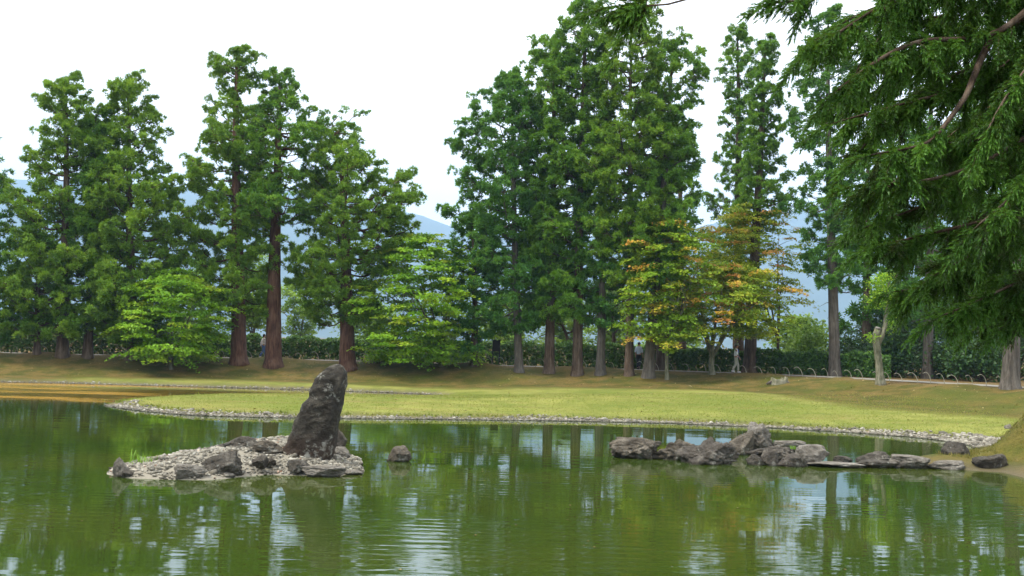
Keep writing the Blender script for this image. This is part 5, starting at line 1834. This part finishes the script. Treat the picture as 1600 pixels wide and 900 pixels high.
    # higher boughs above the picture: they shade the ones in view
    for i in range(64):
        z0 = rng.uniform(5.5, 12.5)
        az = i * 2.4 + rng.normal(0, .3)
        R = (4.3 - 0.24 * (z0 - 5.5)) * rng.uniform(.75, 1.08)
        if 5.5 < z0 < 8.3 and math.cos(az) < 0 and abs(math.sin(az)) < .96:
            z0 += 2.6                      # keep these above the frame on the picture side
        st = trunk_z(z0)
        s = np.linspace(0, 1, 9)
        Q = st + np.array([math.cos(az), math.sin(az), 0]) * (R * s)[:, None] + np.array([0, 0, 1.0]) * (R * (.18 * s - .38 * s ** 2))[:, None]
        br.add(*tube(Q, .05 * (1 - .85 * s) + .003, 6, False))
        for q_ in range(int(R * 7)):
            k0 = rng.integers(2, 8)
            d = (Q[k0 + 1 if k0 < 8 else k0] - Q[k0 - 1]) / .4 + rng.standard_normal(3) * np.array([.9, .9, .3])
            spray(Q[k0], d, rng.uniform(.45, .9), rng.beta(2, 2.6) * .5, .3, 2.6)
    # cords of needles: short forward-pointing needles spiralling up a stem
    def cord(nn, rg):
        TV, TF, TT = [], [], []
        for q_ in range(nn):
            f = q_ / nn
            a = q_ * 2.4
            z0, z1 = f * 0.93, min(1.06, f * 0.93 + 0.24 + 0.05 * rg.random())
            rr_ = (2.0 - 1.1 * f) * rg.uniform(.8, 1.15)
            ca, sa = math.cos(a), math.sin(a)
            k = len(TV)
            TV += [(-sa * .75, ca * .75, z0 - .02), (sa * .75, -ca * .75, z0 + .03), (ca * rr_, sa * rr_, z1)]
            TT += [-.08 + .1 * f, -.08 + .1 * f, .06 + .28 * f]
            TF.append((k, k + 1, k + 2))
        return np.array(TV), np.array(TF), np.array(TT)
    P = np.array([s_[0] for s_ in shoots])
    Dv = np.array([s_[1] for s_ in shoots])
    ln = np.array([s_[2] for s_ in shoots])
    tn_ = np.array([s_[3] for s_ in shoots])
    rd = np.array([s_[4] for s_ in shoots])
    acc = Acc()
    far_ = rd > 0.0125
    kinds = [cord(9, rng) for _ in range(4)]
    which = rng.integers(0, 4, len(P))
    which[far_] = 9
    KV = np.array([[0, 0, 0], [2.6, 0, .5], [0, 0, 1.0], [-2.6, 0, .5]])
    for qi in (0, 1, 2, 3, 9):
        i = which == qi
        TV, TF, TT = kinds[qi] if qi < 9 else (KV, KITE_F, KITE_T)
        V, F, t = scatter(TV, TF, TT, P[i], Dv[i], np.stack([rd[i], rd[i], ln[i]], -1), tn_[i], rng)
        zloc = np.tile(TV[:, 2], i.sum())
        V[:, 2] -= 0.14 * np.repeat(ln[i], len(TV)) * zloc ** 2
        acc.add(V, F, t)
    tag(obj("branches", br.mesh("branches", B, True), MAT['bark'], root), kind="stuff")
    obj("crown", acc.mesh("crown", B), MAT['near'], root)
    print("near cedar shoots", len(shoots))


near_cedar()

# ------------------------------------------------------------------ haze
HAZE_DENSITY = 0.00022
me = box_mesh("haze", 19000, 12000, 1100)
m, nt, out = new_mat("blue_haze")
pv = nt.nodes.new("ShaderNodeVolumePrincipled")
pv.inputs['Color'].default_value = (0.44, 0.68, 1.0, 1)
pv.inputs['Density'].default_value = HAZE_DENSITY
pv.inputs['Anisotropy'].default_value = 0.0
nt.links.new(pv.outputs['Volume'], out.inputs['Volume'])
haze = obj("haze", me, m, None, (0, 2450, 1100 / 2 - 2.2))
tag(haze, "pale blue summer haze before the distant hills", "haze", kind="stuff")

tris = sum(sum(len(p.vertices) - 2 for p in o.data.polygons) if False else len(o.data.loops) - 2 * len(o.data.polygons) for o in COL.objects if o.type == 'MESH')
print("triangles", tris, "objects", len(COL.objects))
